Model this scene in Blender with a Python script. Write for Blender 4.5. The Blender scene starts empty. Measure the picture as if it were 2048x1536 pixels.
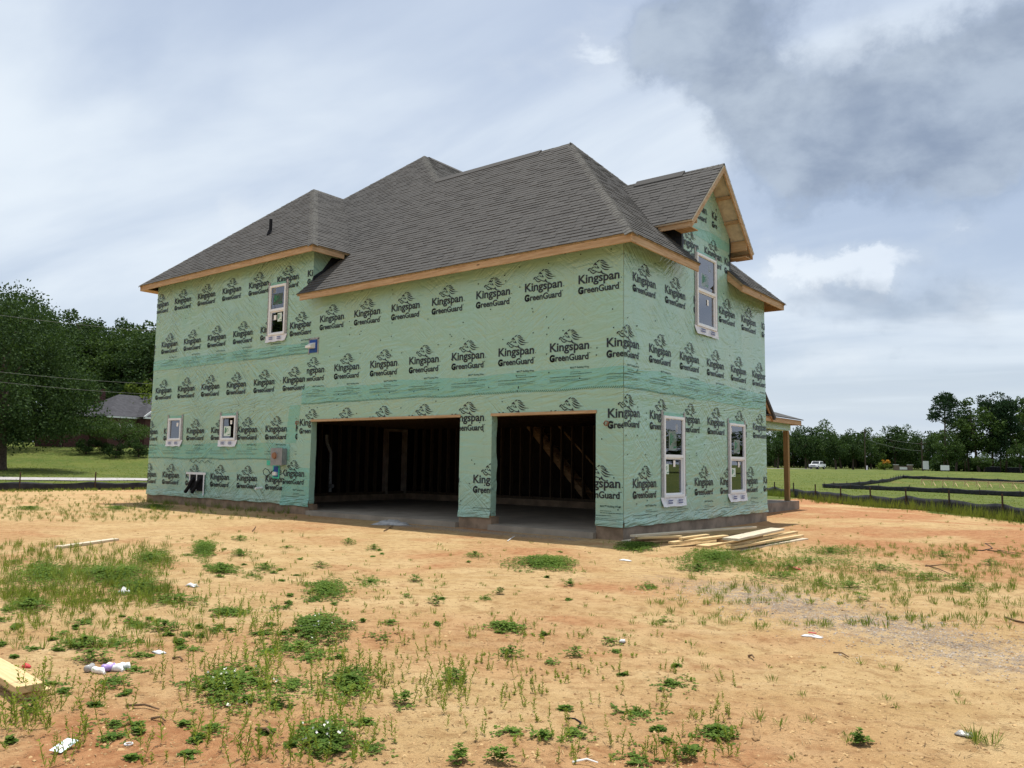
import bpy, bmesh, math, random
import numpy as np
from mathutils import Vector, Matrix
R = math.radians
random.seed(7); rng = np.random.default_rng(11)
SC = bpy.context.scene
COL = SC.collection

# ------------------------------------------------------------------ camera
CAM = np.array([8.0773, -14.0249, 1.5])
C_R = np.array([0.78968454, 0.61335129, 0.01408991])
C_U = np.array([0.04825308, -0.08498747, 0.99521293])
C_F = np.array([-0.61161259, 0.78522438, 0.09670938])
FPX = 1600.57
cd = bpy.data.cameras.new('camera'); co = bpy.data.objects.new('camera', cd); COL.objects.link(co)
cd.sensor_width = 36.0; cd.lens = FPX / 2048 * 36.0; cd.clip_start = 0.05; cd.clip_end = 6000
co.matrix_world = Matrix(((C_R[0], C_U[0], -C_F[0], CAM[0]), (C_R[1], C_U[1], -C_F[1], CAM[1]),
                          (C_R[2], C_U[2], -C_F[2], CAM[2]), (0, 0, 0, 1)))
SC.camera = co

def ray(px, py): return C_F + (px - 1024) / FPX * C_R - (py - 768) / FPX * C_U
def at(px, py, depth): return CAM + depth * ray(px, py)          # survey: point at a known distance
def gp(px, py, z=0.0):                                            # survey: point on the level lot
    d = ray(px, py); t = (z - CAM[2]) / d[2]; return CAM + t * d

# ------------------------------------------------------------------ light and sky
SUN_DIR = Vector((-0.10, 0.175, 1.0)).normalized()
SUN_EL = math.asin(SUN_DIR.z); SUN_AZ = math.atan2(SUN_DIR.x, SUN_DIR.y)
sd = bpy.data.lights.new('sun', 'SUN'); so = bpy.data.objects.new('sun', sd); COL.objects.link(so)
sd.energy = 4.9; sd.angle = R(0.6); sd.color = (1.0, 0.955, 0.88)
so.rotation_euler = (-SUN_DIR).to_track_quat('-Z', 'Y').to_euler(); so.location = (0, 0, 60)
SC.view_settings.view_transform = 'Standard'; SC.view_settings.look = 'None'
SC.view_settings.exposure = 0.13; SC.view_settings.gamma = 1.0
SC.view_settings.use_curve_mapping = False
SC.render.engine = 'CYCLES'
SC.cycles.max_bounces = 6; SC.cycles.diffuse_bounces = 3; SC.cycles.glossy_bounces = 3
SC.cycles.transmission_bounces = 4; SC.cycles.transparent_max_bounces = 8
SC.cycles.use_denoising = True

class NT:
    """small node-tree helper: links sockets or sets values"""
    def __init__(s, tree): s.t = tree
    def n(s, typ, ins=None, **props):
        nd = s.t.nodes.new(typ)
        for k, v in props.items(): setattr(nd, k, v)
        for k, v in (ins or {}).items(): s.set(nd.inputs[k], v)
        return nd
    def set(s, sock, v):
        if hasattr(v, 'is_output') or isinstance(v, bpy.types.NodeSocket): s.t.links.new(v, sock)
        else:
            if isinstance(v, (tuple, list)) and sock.type == 'RGBA' and len(v) == 3: v = (*v, 1)
            sock.default_value = v
    def math(s, op, a, b=None, c=None, clamp=False):
        nd = s.t.nodes.new('ShaderNodeMath'); nd.operation = op; nd.use_clamp = clamp
        for i, v in enumerate((a, b, c)):
            if v is not None: s.set(nd.inputs[i], v)
        return nd.outputs[0]
    def vm(s, op, a, b=None, out=0):
        nd = s.t.nodes.new('ShaderNodeVectorMath'); nd.operation = op
        s.set(nd.inputs[0], a)
        if b is not None: s.set(nd.inputs[3 if op == 'SCALE' else 1], b)
        return nd.outputs['Value'] if op in ('DOT_PRODUCT', 'LENGTH', 'DISTANCE') else nd.outputs[0]
    def mix(s, f, a, b, mode='MIX'):
        nd = s.t.nodes.new('ShaderNodeMix'); nd.data_type = 'RGBA'; nd.blend_type = mode
        s.set(nd.inputs[0], f); s.set(nd.inputs[6], a); s.set(nd.inputs[7], b); return nd.outputs[2]
    def ramp(s, v, lo, hi, a=0.0, b=1.0, smooth=True):
        nd = s.t.nodes.new('ShaderNodeMapRange'); nd.interpolation_type = 'SMOOTHSTEP' if smooth else 'LINEAR'
        for i, x in enumerate((v, lo, hi, a, b)): s.set(nd.inputs[i], x)
        return nd.outputs[0]
    def noise(s, vec, scale, detail=4, rough=0.55, dist=0.0, out='Fac', w=None):
        nd = s.t.nodes.new('ShaderNodeTexNoise')
        if vec is not None: s.set(nd.inputs['Vector'], vec)
        nd.inputs['Scale'].default_value = scale; nd.inputs['Detail'].default_value = detail
        nd.inputs['Roughness'].default_value = rough; nd.inputs['Distortion'].default_value = dist
        return nd.outputs[out]
    def xyz(s, v): nd = s.n('ShaderNodeSeparateXYZ', {0: v}); return nd.outputs[0], nd.outputs[1], nd.outputs[2]
    def vec(s, x, y, z): return s.n('ShaderNodeCombineXYZ', {0: x, 1: y, 2: z}).outputs[0]

W = bpy.data.worlds.new('World'); SC.world = W; W.use_nodes = True
wt = W.node_tree; wt.nodes.clear(); w = NT(wt)
sky = w.n('ShaderNodeTexSky', sky_type='NISHITA', sun_disc=False)
sky.sun_elevation = SUN_EL; sky.sun_rotation = SUN_AZ; sky.air_density = 1.0; sky.dust_density = 2.2; sky.ozone_density = 1.2
tc = w.n('ShaderNodeTexCoord').outputs['Generated']
dx, dy, dz = w.xyz(tc)
up = w.math('ADD', w.math('MAXIMUM', dz, 0.0), 0.16)
cp = w.vec(w.math('DIVIDE', dx, up), w.math('DIVIDE', dy, up), w.math('MULTIPLY', dz, 0.6))   # cloud-deck coordinates
def dirn(px, py): v = ray(px, py); return tuple(v / np.linalg.norm(v))
wn = w.n('ShaderNodeTexNoise', {'Vector': tc}); wn.inputs['Scale'].default_value = 6.0; wn.inputs['Detail'].default_value = 8; wn.inputs['Roughness'].default_value = .64
tw = w.vm('NORMALIZE', w.vm('ADD', tc, w.vm('SCALE', w.vm('SUBTRACT', wn.outputs['Color'], (.5, .5, .5)), .17)))      # ragged edges
def blob(px, py, rad, amp):
    d = w.vm('DOT_PRODUCT', tw, dirn(px, py)); k = 2.0 / (rad * rad)
    return w.math('MULTIPLY', w.math('EXPONENT', w.math('MULTIPLY', w.math('SUBTRACT', d, 1.0), k)), amp)
def total(lst):
    r = lst[0]
    for q in lst[1:]: r = w.math('ADD', r, q)
    return r
n_big = w.noise(cp, 0.75, 5, 0.56, 0.4)
n_mid = w.noise(w.vm('ADD', w.vm('MULTIPLY', tc, (1, 1, 1.7)), (7.3, 2.1, 0.5)), 5.2, 8, 0.58, 0.15)
n_veil = w.noise(w.vm('ADD', w.vm('MULTIPLY', cp, (1.0, 2.2, 1.0)), (3.1, 9.2, 0)), 0.55, 6, 0.5, 0.6)
# grey-blue cloud bases: the heavy bank up right plus whatever the noise makes elsewhere
dark_f = total([w.math('MULTIPLY', w.math('SUBTRACT', n_big, 0.76), 1.5),
                w.math('MULTIPLY', w.math('SUBTRACT', n_mid, 0.5), 0.95),
                blob(1310, 70, .080, .58), blob(1400, 160, .085, .55), blob(1530, 230, .09, .45), blob(1625, 320, .075, .50), blob(1730, 270, .09, .40), blob(1860, 265, .09, .40), blob(1985, 230, .09, .36), blob(2130, 200, .10, .36),
                blob(1560, 50, .08, .44), blob(1980, 120, .07, .26), blob(1440, 10, .08, .46),
                blob(1665, 105, .030, -.16), blob(1830, 70, .035, -.10), blob(1100, 100, .12, -.15), blob(1720, 10, .06, .22), blob(1830, 160, .07, .22), blob(2050, 40, .08, .16),
                blob(1620, 590, .045, .32), blob(1700, 600, .05, .34), blob(1790, 625, .05, .26), blob(2000, 690, .06, .30), blob(1950, 560, .035, .16), blob(1880, 660, .05, .20), blob(1900, 570, .06, .16), blob(1720, 730, .07, .18), blob(2040, 590, .06, .20), blob(1590, 650, .05, .16),
                blob(436, 172, .022, .26), blob(560, 185, .024, .24), blob(630, 195, .028, .28), blob(100, 470, .09, .14)])
dark = w.ramp(dark_f, 0.02, 0.52)
# lit white tops
white_f = total([w.math('MULTIPLY', w.math('SUBTRACT', n_mid, 0.58), 1.1),
                 blob(1650, 515, .050, .36), blob(1560, 545, .032, .28), blob(1730, 530, .035, .28), blob(430, 405, .040, .22), blob(535, 430, .060, .18), blob(600, 380, .04, .14),
                 blob(1880, 450, .07, .20), blob(1600, 690, .06, .22), blob(1960, 620, .05, .22), blob(1760, 740, .06, .16), blob(1090, 110, .12, .10), blob(1660, 110, .03, .06)])
white = w.ramp(white_f, 0.04, 0.30)
veil = w.ramp(n_veil, 0.28, 0.66, 0.55, 0.97)
veil = w.math('MAXIMUM', veil, w.ramp(dz, 0.02, 0.30, 0.90, 0.0))
cloud_col = w.mix(w.ramp(n_veil, .30, .68), (0.575, 0.67, 0.82), (0.755, 0.83, 0.905))
cloud_col = w.mix(w.ramp(dz, .02, .22, .6, 0.0), cloud_col, (.60, .685, .77))
cloud_col = w.mix(w.math('MULTIPLY', white, 0.58), cloud_col, (0.80, 0.86, 0.92))
n_fine = w.noise(w.vm('ADD', w.vm('MULTIPLY', tc, (1, 1, 1.5)), (1.7, 4.4, .2)), 9.0, 7, .58, .2)
shade = w.mix(w.ramp(w.math('ADD', w.math('MULTIPLY', n_mid, .5), w.math('MULTIPLY', n_fine, .5)), .38, .62), (0.20, 0.262, 0.375), (0.40, 0.475, 0.58))
cloud_col = w.mix(w.math('MULTIPLY', dark, 0.84), cloud_col, shade)
cover = w.math('MAXIMUM', veil, w.math('MAXIMUM', dark, white))
b_sky = w.n('ShaderNodeBackground', {'Color': sky.outputs[0], 'Strength': 0.10})
b_cl = w.n('ShaderNodeBackground', {'Color': cloud_col, 'Strength': 1.0})
ms = w.n('ShaderNodeMixShader', {0: cover, 1: b_sky.outputs[0], 2: b_cl.outputs[0]})
wo = w.n('ShaderNodeOutputWorld', {'Surface': ms.outputs[0]})
W.cycles.sampling_method = 'MANUAL'; W.cycles.sample_map_resolution = 512

# ------------------------------------------------------------------ mesh helpers
class MB:
    """collects faces; build() links them as ONE mesh object"""
    def __init__(s): s.v = []; s.f = []
    def poly(s, pts, flip=False):
        i = len(s.v); s.v += [tuple(map(float, p)) for p in pts]
        r = list(range(i, i + len(pts))); s.f.append(r[::-1] if flip else r); return s
    def box(s, x0, x1, y0, y1, z0, z1, M=None):
        x0, x1 = sorted((x0, x1)); y0, y1 = sorted((y0, y1)); z0, z1 = sorted((z0, z1))
        p = [(x0,y0,z0),(x1,y0,z0),(x1,y1,z0),(x0,y1,z0),(x0,y0,z1),(x1,y0,z1),(x1,y1,z1),(x0,y1,z1)]
        if M is not None: p = [tuple(M @ Vector(q)) for q in p]
        i = len(s.v); s.v += p
        s.f += [[i+a for a in q] for q in ((3,2,1,0),(4,5,6,7),(0,1,5,4),(1,2,6,5),(2,3,7,6),(3,0,4,7))]; return s
    def prism(s, pts, off):
        """polygon (list of 3d points) extruded by vector off"""
        n = len(pts); i = len(s.v); off = np.array(off, float)
        a = [tuple(map(float, p)) for p in pts]; b = [tuple(np.array(p, float) + off) for p in pts]
        s.v += a + b; s.f.append(list(range(i, i+n))[::-1]); s.f.append(list(range(i+n, i+2*n)))
        for k in range(n):
            j = (k+1) % n; s.f.append([i+k, i+j, i+n+j, i+n+k])
        return s
    def tube(s, pts, rad, n=8, cap=True):
        pts = [np.array(p, float) for p in pts]; rads = rad if isinstance(rad, (list, tuple)) else [rad]*len(pts)
        i0 = len(s.v); prev = None
        for k, p in enumerate(pts):
            d = pts[min(k+1, len(pts)-1)] - pts[max(k-1, 0)]; d = d / (np.linalg.norm(d) + 1e-9)
            if prev is None:
                a = np.array([0, 0, 1.0]) if abs(d[2]) < .9 else np.array([1.0, 0, 0]); a = np.cross(d, a)
            else: a = prev - d * (prev @ d)
            a /= np.linalg.norm(a) + 1e-9; prev = a; b = np.cross(d, a)
            for q in range(n):
                t = 2*math.pi*q/n; s.v.append(tuple(p + rads[k]*(math.cos(t)*a + math.sin(t)*b)))
        for k in range(len(pts)-1):
            for q in range(n):
                r = (q+1) % n; s.f.append([i0+k*n+q, i0+k*n+r, i0+(k+1)*n+r, i0+(k+1)*n+q])
        if cap:
            s.f.append([i0+q for q in range(n)][::-1]); s.f.append([i0+(len(pts)-1)*n+q for q in range(n)])
        return s
    def mesh(s, name, mat=None, smooth=False):
        me = bpy.data.meshes.new(name); me.from_pydata(s.v, [], s.f); me.update()
        if mat: me.materials.append(mat)
        if smooth: me.shade_smooth()
        return me
    def build(s, name, mat=None, parent=None, smooth=False, loc=None):
        o = bpy.data.objects.new(name, s.mesh(name, mat, smooth)); COL.objects.link(o)
        if parent is not None: o.parent = parent
        if loc is not None: o.location = loc
        return o

def fast_mesh(name, V, F, mat=None, smooth=False):
    """V (n,3) array, F (m,k) index array of equal-size faces"""
    V = np.asarray(V, np.float32); F = np.asarray(F, np.int32); me = bpy.data.meshes.new(name)
    me.vertices.add(len(V)); me.vertices.foreach_set('co', V.ravel())
    k = F.shape[1]; me.loops.add(F.size); me.loops.foreach_set('vertex_index', F.ravel())
    me.polygons.add(len(F)); me.polygons.foreach_set('loop_start', np.arange(0, F.size, k, dtype=np.int32))
    me.update(calc_edges=True)
    if smooth: me.polygons.foreach_set('use_smooth', np.ones(len(F), bool))
    if mat: me.materials.append(mat)
    me.validate(); return me

def link(name, me, parent=None, loc=None):
    o = bpy.data.objects.new(name, me); COL.objects.link(o)
    if parent is not None: o.parent = parent
    if loc is not None: o.location = loc
    return o
def empty(name, loc=(0, 0, 0), rz=0):
    o = bpy.data.objects.new(name, None); COL.objects.link(o); o.location = loc; o.rotation_euler = (0, 0, rz)
    o.empty_display_size = .2; return o
def tag(o, label=None, cat=None, group=None, kind=None):
    if label: o['label'] = label
    if cat: o['category'] = cat
    if group: o['group'] = group
    if kind: o['kind'] = kind
    return o
def copy_tree(o, parent=None):
    c = o.copy(); COL.objects.link(c); c.parent = parent
    for ch in o.children: copy_tree(ch, c)
    return c

# ------------------------------------------------------------------ materials
def mat(name, col, rough=0.8, spec=0.3, metal=0.0, var=0.0, vscale=3.0, bump=0.0, bscale=40.0, bdist=0.01, coords='Object'):
    m = bpy.data.materials.new(name); m.use_nodes = True; t = NT(m.node_tree)
    b = m.node_tree.nodes['Principled BSDF']
    b.inputs['Roughness'].default_value = rough; b.inputs['Specular IOR Level'].default_value = spec; b.inputs['Metallic'].default_value = metal
    pos = t.n('ShaderNodeTexCoord').outputs[coords] if coords == 'Object' else t.n('ShaderNodeNewGeometry').outputs['Position']
    if var > 0:
        nz = t.noise(pos, vscale, 5, 0.6)
        dark = tuple(c * (1 - var) for c in col); lite = tuple(min(1, c * (1 + var)) for c in col)
        t.set(b.inputs['Base Color'], t.mix(t.ramp(nz, .3, .7), dark, lite))
    else: b.inputs['Base Color'].default_value = (*col, 1)
    if bump > 0:
        bn = t.n('ShaderNodeBump', {'Height': t.noise(pos, bscale, 4, .6), 'Strength': bump, 'Distance': bdist})
        t.set(b.inputs['Normal'], bn.outputs[0])
    m['_b'] = 1
    return m

def pnodes(m): return NT(m.node_tree), m.node_tree.nodes['Principled BSDF']

def wrap_bump(t, strength, dist):
    pos = t.n('ShaderNodeNewGeometry').outputs['Position']; x, y, z = t.xyz(pos)
    s = t.math('ADD', x, y)
    def crease(ang, fa, fb, sc, off):
        c, q = math.cos(ang), math.sin(ang)
        a = t.math('ADD', t.math('MULTIPLY', s, c), t.math('MULTIPLY', z, q))
        b = t.math('SUBTRACT', t.math('MULTIPLY', z, c), t.math('MULTIPLY', s, q))
        nz = t.noise(t.vec(t.math('MULTIPLY', a, fa), t.math('MULTIPLY', b, fb), off), sc, 3, .5, 0.3)
        return t.ramp(t.math('ABSOLUTE', t.math('SUBTRACT', nz, .5)), 0.0, .22, .22, 0.0)
    big = t.noise(t.vec(s, z, 0.0), .55, 3, .5); big2 = t.noise(t.vec(s, z, 5.0), .8, 2, .5)
    w1 = t.ramp(big, .42, .62); w2 = t.ramp(big2, .42, .62)
    left = t.ramp(s, -9.5, -11.0, .55, 1.35)
    h = t.math('ADD', t.math('MULTIPLY', crease(R(38), 1.1, 9.0, 1.0, 0.0), w1), t.math('MULTIPLY', crease(R(-40), 1.1, 8.0, 1.0, 3.0), w2))
    h = t.math('ADD', t.math('MULTIPLY', h, left), t.math('MULTIPLY', crease(R(5), 1.3, 5.0, 1.0, 8.0), .35))
    # bands of horizontal creasing at the laps and along the bottom hem
    def band(z0, hw): return t.ramp(t.math('ABSOLUTE', t.math('SUBTRACT', z, z0)), 0.0, hw, 1.0, 0.0)
    lap = t.math('MAXIMUM', t.math('MAXIMUM', band(3.15, .5), band(.3, .25)), t.math('MULTIPLY', band(4.5, .45), t.ramp(s, -9.6, -10.6)))
    h = t.math('ADD', h, t.math('MULTIPLY', crease(R(8), 1.2, 9.0, 1.2, 12.0), t.math('MULTIPLY', lap, 1.1)))
    h = t.math('ADD', h, t.math('MULTIPLY', t.noise(t.vec(s, z, 0.0), 14, 3, .5), .05))
    return t.n('ShaderNodeBump', {'Height': h, 'Strength': strength, 'Distance': dist}).outputs[0], s, z

def wrap_material(name, base, dirty, gloss):
    m = mat(name, base, gloss, .62); t, b = pnodes(m)
    nrm, s, z = wrap_bump(t, .9, .10); t.set(b.inputs['Normal'], nrm)
    # studs and sheathing showing through the film
    fr = t.math('ABSOLUTE', t.math('SUBTRACT', t.math('FRACT', t.math('MULTIPLY', s, 1 / .81)), .5))
    stud = t.ramp(fr, .0, .05, 1.0, 0.0)
    nz = t.noise(t.vec(t.math('MULTIPLY', s, 1.0), t.math('MULTIPLY', z, .5), 0.0), 1.3, 4, .55)
    col = t.mix(t.ramp(nz, .3, .7), base, dirty)
    mott = t.noise(t.vec(t.math('MULTIPLY', s, 9.0), t.math('MULTIPLY', z, .9), 0.0), 1.0, 4, .6)
    stripes = t.noise(t.vec(t.math('MULTIPLY', s, 60.0), t.math('MULTIPLY', z, 22.0), 0.0), 1.0, 2, .5)
    col = t.mix(t.math('MULTIPLY', t.math('MULTIPLY', stud, t.ramp(stripes, .45, .6)), .16), col, (.22, .30, .27))
    col = t.mix(t.math('MULTIPLY', t.ramp(mott, .5, .75), .14), col, (.25, .36, .30))
    splash = t.math('MULTIPLY', t.ramp(z, 0.75, 0.18), t.ramp(t.noise(t.vec(s, z, 2.0), 2.2, 5, .65), .35, .7))
    col = t.mix(t.math('MULTIPLY', splash, .35), col, (.36, .30, .20))          # clay splashed up at the foot
    t.set(b.inputs['Base Color'], col)
    return m
M = {}
M['wrap'] = wrap_material('building_wrap', (.300, .500, .405), (.325, .500, .388), .21)
M['lap'] = wrap_material('building_wrap_lap', (.195, .455, .365), (.22, .465, .37), .20)
def ink_material(name, col):
    m = mat(name, col, .42, .4); t, b = pnodes(m); nrm, s, z = wrap_bump(t, .8, .10); t.set(b.inputs['Normal'], nrm); return m
M['ink'] = ink_material('wrap_print_ink', (.014, .020, .028))
M['ink_faint'] = ink_material('wrap_small_print_ink', (.035, .085, .07))
def wood(name, col, dark, rough=.65, along='X', knots=True, coords='Object', sc=1.0):
    m = mat(name, col, rough, .25); t, b = pnodes(m)
    pos = t.n('ShaderNodeTexCoord').outputs['Object'] if coords == 'Object' else t.n('ShaderNodeNewGeometry').outputs['Position']
    f = {'X': (1.0, 14, 14), 'Y': (14, 1.0, 14), 'Z': (14, 14, 1.0)}[along]
    v = t.vm('MULTIPLY', pos, tuple(a * sc for a in f))
    rnd = t.n('ShaderNodeObjectInfo').outputs['Random']
    v = t.vm('ADD', v, t.vec(t.math('MULTIPLY', rnd, 37.0), t.math('MULTIPLY', rnd, 91.0), rnd))
    g = t.noise(v, 1.6, 6, .62, .7)
    c = t.mix(t.ramp(g, .32, .68), dark, col)
    if knots:
        kf = {'X': (1.6, 5, 5), 'Y': (5, 1.6, 5), 'Z': (5, 5, 1.6)}[along]
        vo = t.n('ShaderNodeTexVoronoi', {'Vector': t.vm('ADD', t.vm('MULTIPLY', pos, kf), t.vec(t.math('MULTIPLY', rnd, 11.0), 0.0, t.math('MULTIPLY', rnd, 7.0))), 'Scale': 1.0})
        c = t.mix(t.ramp(vo.outputs['Distance'], .05, .12, .9, 0.0), c, tuple(q * .28 for q in dark))
    c = t.mix(t.math('MULTIPLY', t.math('SUBTRACT', rnd, .3), .35), c, tuple(q * .72 for q in col))
    t.set(b.inputs['Base Color'], c)
    t.set(b.inputs['Normal'], t.n('ShaderNodeBump', {'Height': g, 'Strength': .25, 'Distance': .004}).outputs[0])
    return m
M['fascia_x'] = wood('fascia_wood_x', (.52, .365, .215), (.36, .22, .11), along='X', coords='World')
M['fascia_y'] = wood('fascia_wood_y', (.52, .365, .215), (.36, .22, .11), along='Y', coords='World')
M['lumber'] = wood('sawn_lumber', (.66, .50, .27), (.52, .36, .17), along='X')
M['lumber_pale'] = wood('weathered_lumber', (.60, .53, .40), (.46, .39, .28), along='X')
M['lumber_dark'] = wood('dark_lumber', (.36, .24, .13), (.20, .12, .06), along='X')  # dark brown wood; on the stair it deepens the garage shade
M['stud'] = wood('shaded_stud_wood', (.095, .066, .040), (.058, .040, .024), along='Z', coords='World')  # raw wood darkened in its colour to deepen the garage shade
M['post'] = wood('treated_post', (.33, .22, .09), (.23, .145, .055), along='Z')
M['osb'] = mat('osb_sheathing', (.42, .27, .13), .8, .2, var=.35, vscale=14, bump=.2, bscale=60)
M['deck_under'] = mat('shaded_deck_underside', (.26, .20, .12), .8, .2, var=.25, vscale=9)  # tone lowered so the band under the eaves falls into deeper shade
M['deck_pale'] = mat('pale_roof_deck', (.50, .46, .38), .8, .2, var=.15, vscale=7)
M['membrane'] = mat('black_roof_membrane', (.012, .014, .02), .5, .4, var=.3, vscale=6, bump=.4, bscale=14, bdist=.02)
M['concrete'] = mat('slab_concrete', (.30, .255, .20), .75, .3, var=.16, vscale=1.8, bump=.12, bscale=60, coords='World')
M['stem'] = mat('clay_stained_foundation', (.26, .185, .125), .9, .2, var=.30, vscale=2.6, bump=.3, bscale=30, coords='World')
M['stem_grey'] = mat('foundation_concrete', (.24, .195, .155), .9, .2, var=.28, vscale=2.2, bump=.3, bscale=24, coords='World')
M['vinyl'] = mat('white_vinyl', (.76, .79, .82), .35, .45)
M['tape'] = mat('grey_flashing_tape', (.30, .31, .31), .5, .35, var=.35, vscale=28, bump=.25, bscale=40)
M['flap'] = mat('sill_flashing_film', (.70, .71, .74), .5, .35, var=.10, vscale=16, bump=.3, bscale=18, bdist=.015)
M['sticker'] = mat('window_sticker', (.62, .74, .68), .6, .3)
M['sticker_white'] = mat('white_sticker', (.8, .8, .78), .6, .3)
M['green_ink'] = mat('green_ink', (.03, .20, .10), .6, .3)
M['blue_ink'] = mat('blue_print', (.16, .19, .36), .6, .3)
M['dark_room'] = mat('shade_dark_interior', (.022, .017, .013), .9, .1, var=.3, vscale=2)  # near-black base colour stands in for the unlit rooms
M['steel'] = mat('galvanised_grey', (.27, .28, .29), .5, .4, metal=.35, var=.12, vscale=8)
M['meter'] = mat('meter_socket_brown', (.28, .13, .07), .45, .4)
M['black'] = mat('black_plastic', (.010, .010, .013), .75, .2)
M['white_plastic'] = mat('white_plastic', (.80, .80, .78), .4, .4)
M['blue'] = mat('blue_flashing_panel', (.015, .07, .30), .5, .3)
M['teal_tape'] = mat('teal_seam_tape', (.05, .50, .34), .45, .4, var=.2, vscale=30)
M['pvc'] = mat('pvc_pipe', (.62, .60, .57), .4, .4)
M['red'] = mat('red_plastic', (.50, .05, .05), .45, .4)
# shingles
m = mat('asphalt_shingle', (.1, .1, .1), .92, .2); t, b = pnodes(m)
geo = t.n('ShaderNodeNewGeometry'); rnd = t.math('FRACT', t.math('ADD', geo.outputs['Random Per Island'], t.n('ShaderNodeObjectInfo').outputs['Random']))
nz = t.noise(geo.outputs['Position'], 2.2, 5, .6); gr = t.noise(geo.outputs['Position'], 85, 3, .7)
c = t.mix(rnd, (.064, .062, .060), (.096, .093, .089)); c = t.mix(t.ramp(nz, .35, .7), c, (.082, .079, .076)); c = t.mix(t.math('MULTIPLY', t.ramp(gr, .35, .7), .35), c, (.04, .039, .038))
t.set(b.inputs['Base Color'], c)
t.set(b.inputs['Normal'], t.n('ShaderNodeBump', {'Height': gr, 'Strength': .35, 'Distance': .006}).outputs[0]); M['shingle'] = m
m = mat('ridge_cap_shingle', (.1, .1, .1), .9, .2); t, b = pnodes(m)
pos = t.n('ShaderNodeNewGeometry').outputs['Position']; rnd = t.n('ShaderNodeObjectInfo').outputs['Random']; gr = t.noise(pos, 80, 3, .7)
c = t.mix(rnd, (.098, .096, .088), (.118, .115, .105)); c = t.mix(t.math('MULTIPLY', gr, .35), c, (.07, .066, .06)); t.set(b.inputs['Base Color'], c); M['cap'] = m
# clear glass: reflects the sky, lets the dark room show
m = bpy.data.materials.new('window_glass'); m.use_nodes = True; m.node_tree.nodes.clear(); t = NT(m.node_tree)
fr = t.n('ShaderNodeFresnel', {'IOR': 1.9}).outputs[0]
gl = t.n('ShaderNodeBsdfGlossy', {'Color': (.92, .93, 1, 1), 'Roughness': .01}); tr = t.n('ShaderNodeBsdfTransparent', {'Color': (.80, .83, .84, 1)})
mx = t.n('ShaderNodeMixShader', {0: t.math('ADD', fr, .08, clamp=True), 1: tr.outputs[0], 2: gl.outputs[0]}); t.n('ShaderNodeOutputMaterial', {'Surface': mx.outputs[0]}); M['glass'] = m
# ================================================================== the house
HOUSE = empty('house_under_construction')
tag(HOUSE, 'two-storey house under construction wrapped in green building wrap with grey shingle roof', 'house')
WID = 7.842; XL = -18.49; XB = -10.0          # depth of the garage wing, left end, left-block corner
DOORS = [(-9.824, -4.363), (-3.405, -.645)]; ZH = 2.557; ZF = .10
def H(mb, name, m, parent=None, smooth=False): return mb.build(name, M[m] if isinstance(m, str) else m, parent or HOUSE, smooth)
def rects(x0, x1, z0, z1, holes):
    xs = sorted({x0, x1, *[min(max(v, x0), x1) for h in holes for v in h[:2]]})
    zs = sorted({z0, z1, *[min(max(v, z0), z1) for h in holes for v in h[2:]]})
    for i in range(len(xs)-1):
        for j in range(len(zs)-1):
            a, b, c, d = xs[i], xs[i+1], zs[j], zs[j+1]
            if b - a < 1e-6 or d - c < 1e-6: continue
            mx, mz = (a+b)/2, (c+d)/2
            if any(h[0] < mx < h[1] and h[2] < mz < h[3] for h in holes): continue
            yield a, b, c, d
G_HOLES = [(a, b, -1, ZH) for a, b in DOORS]
L_WIN = [(-11.97, -11.20, 5.09, 6.58), (-17.27, -16.50, 2.05, 2.77), (-14.20, -13.42, 2.04, 2.78)]
R_WIN = [(1.69, 2.67, .78, 2.55), (5.25, 6.24, .78, 2.55), (3.42, 4.52, 4.78, 6.55)]
L_H = [(a+.03, b-.03, c+.03, d-.03) for a, b, c, d in L_WIN]; R_H = [(a+.03, b-.03, c+.03, d-.03) for a, b, c, d in R_WIN]

# --- framed wall cores (sheathing), butt-jointed at the corners
w_ = MB()
for a, b, c, d in rects(XL, -.16, .25, 6.3, G_HOLES + L_H): w_.box(a, b, .012, .15, c, d)
for a, b, c, d in rects(XL, XB, 6.3, 7.6, L_H): w_.box(a, b, .012, .15, c, d)
H(w_, 'wall', 'osb')
w_ = MB()
for a, b, c, d in rects(.012, WID-.012, .25, 6.25, R_H): w_.box(-.15, -.012, a, b, c, d)
for a, b, c, d in rects(2.66, 5.48, 6.25, 7.2, R_H): w_.box(-.15, -.012, a, b, c, d)
H(w_, 'wall', 'osb')
w_ = MB()                                           # walls on the far sides
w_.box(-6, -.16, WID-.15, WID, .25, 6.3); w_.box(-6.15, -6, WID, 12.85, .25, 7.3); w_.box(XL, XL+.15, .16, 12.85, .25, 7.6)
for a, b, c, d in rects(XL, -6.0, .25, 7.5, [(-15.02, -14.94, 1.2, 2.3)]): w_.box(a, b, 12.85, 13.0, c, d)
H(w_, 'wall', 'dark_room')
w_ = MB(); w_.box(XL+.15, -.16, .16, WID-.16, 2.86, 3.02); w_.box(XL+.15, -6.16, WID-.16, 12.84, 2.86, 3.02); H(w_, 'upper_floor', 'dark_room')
w_ = MB(); w_.box(XL+.15, -.16, .16, WID-.16, 6.15, 6.25); w_.box(XL+.15, -6.16, WID-.16, 12.84, 6.15, 6.25); H(w_, 'upper_ceiling', 'osb')
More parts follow.
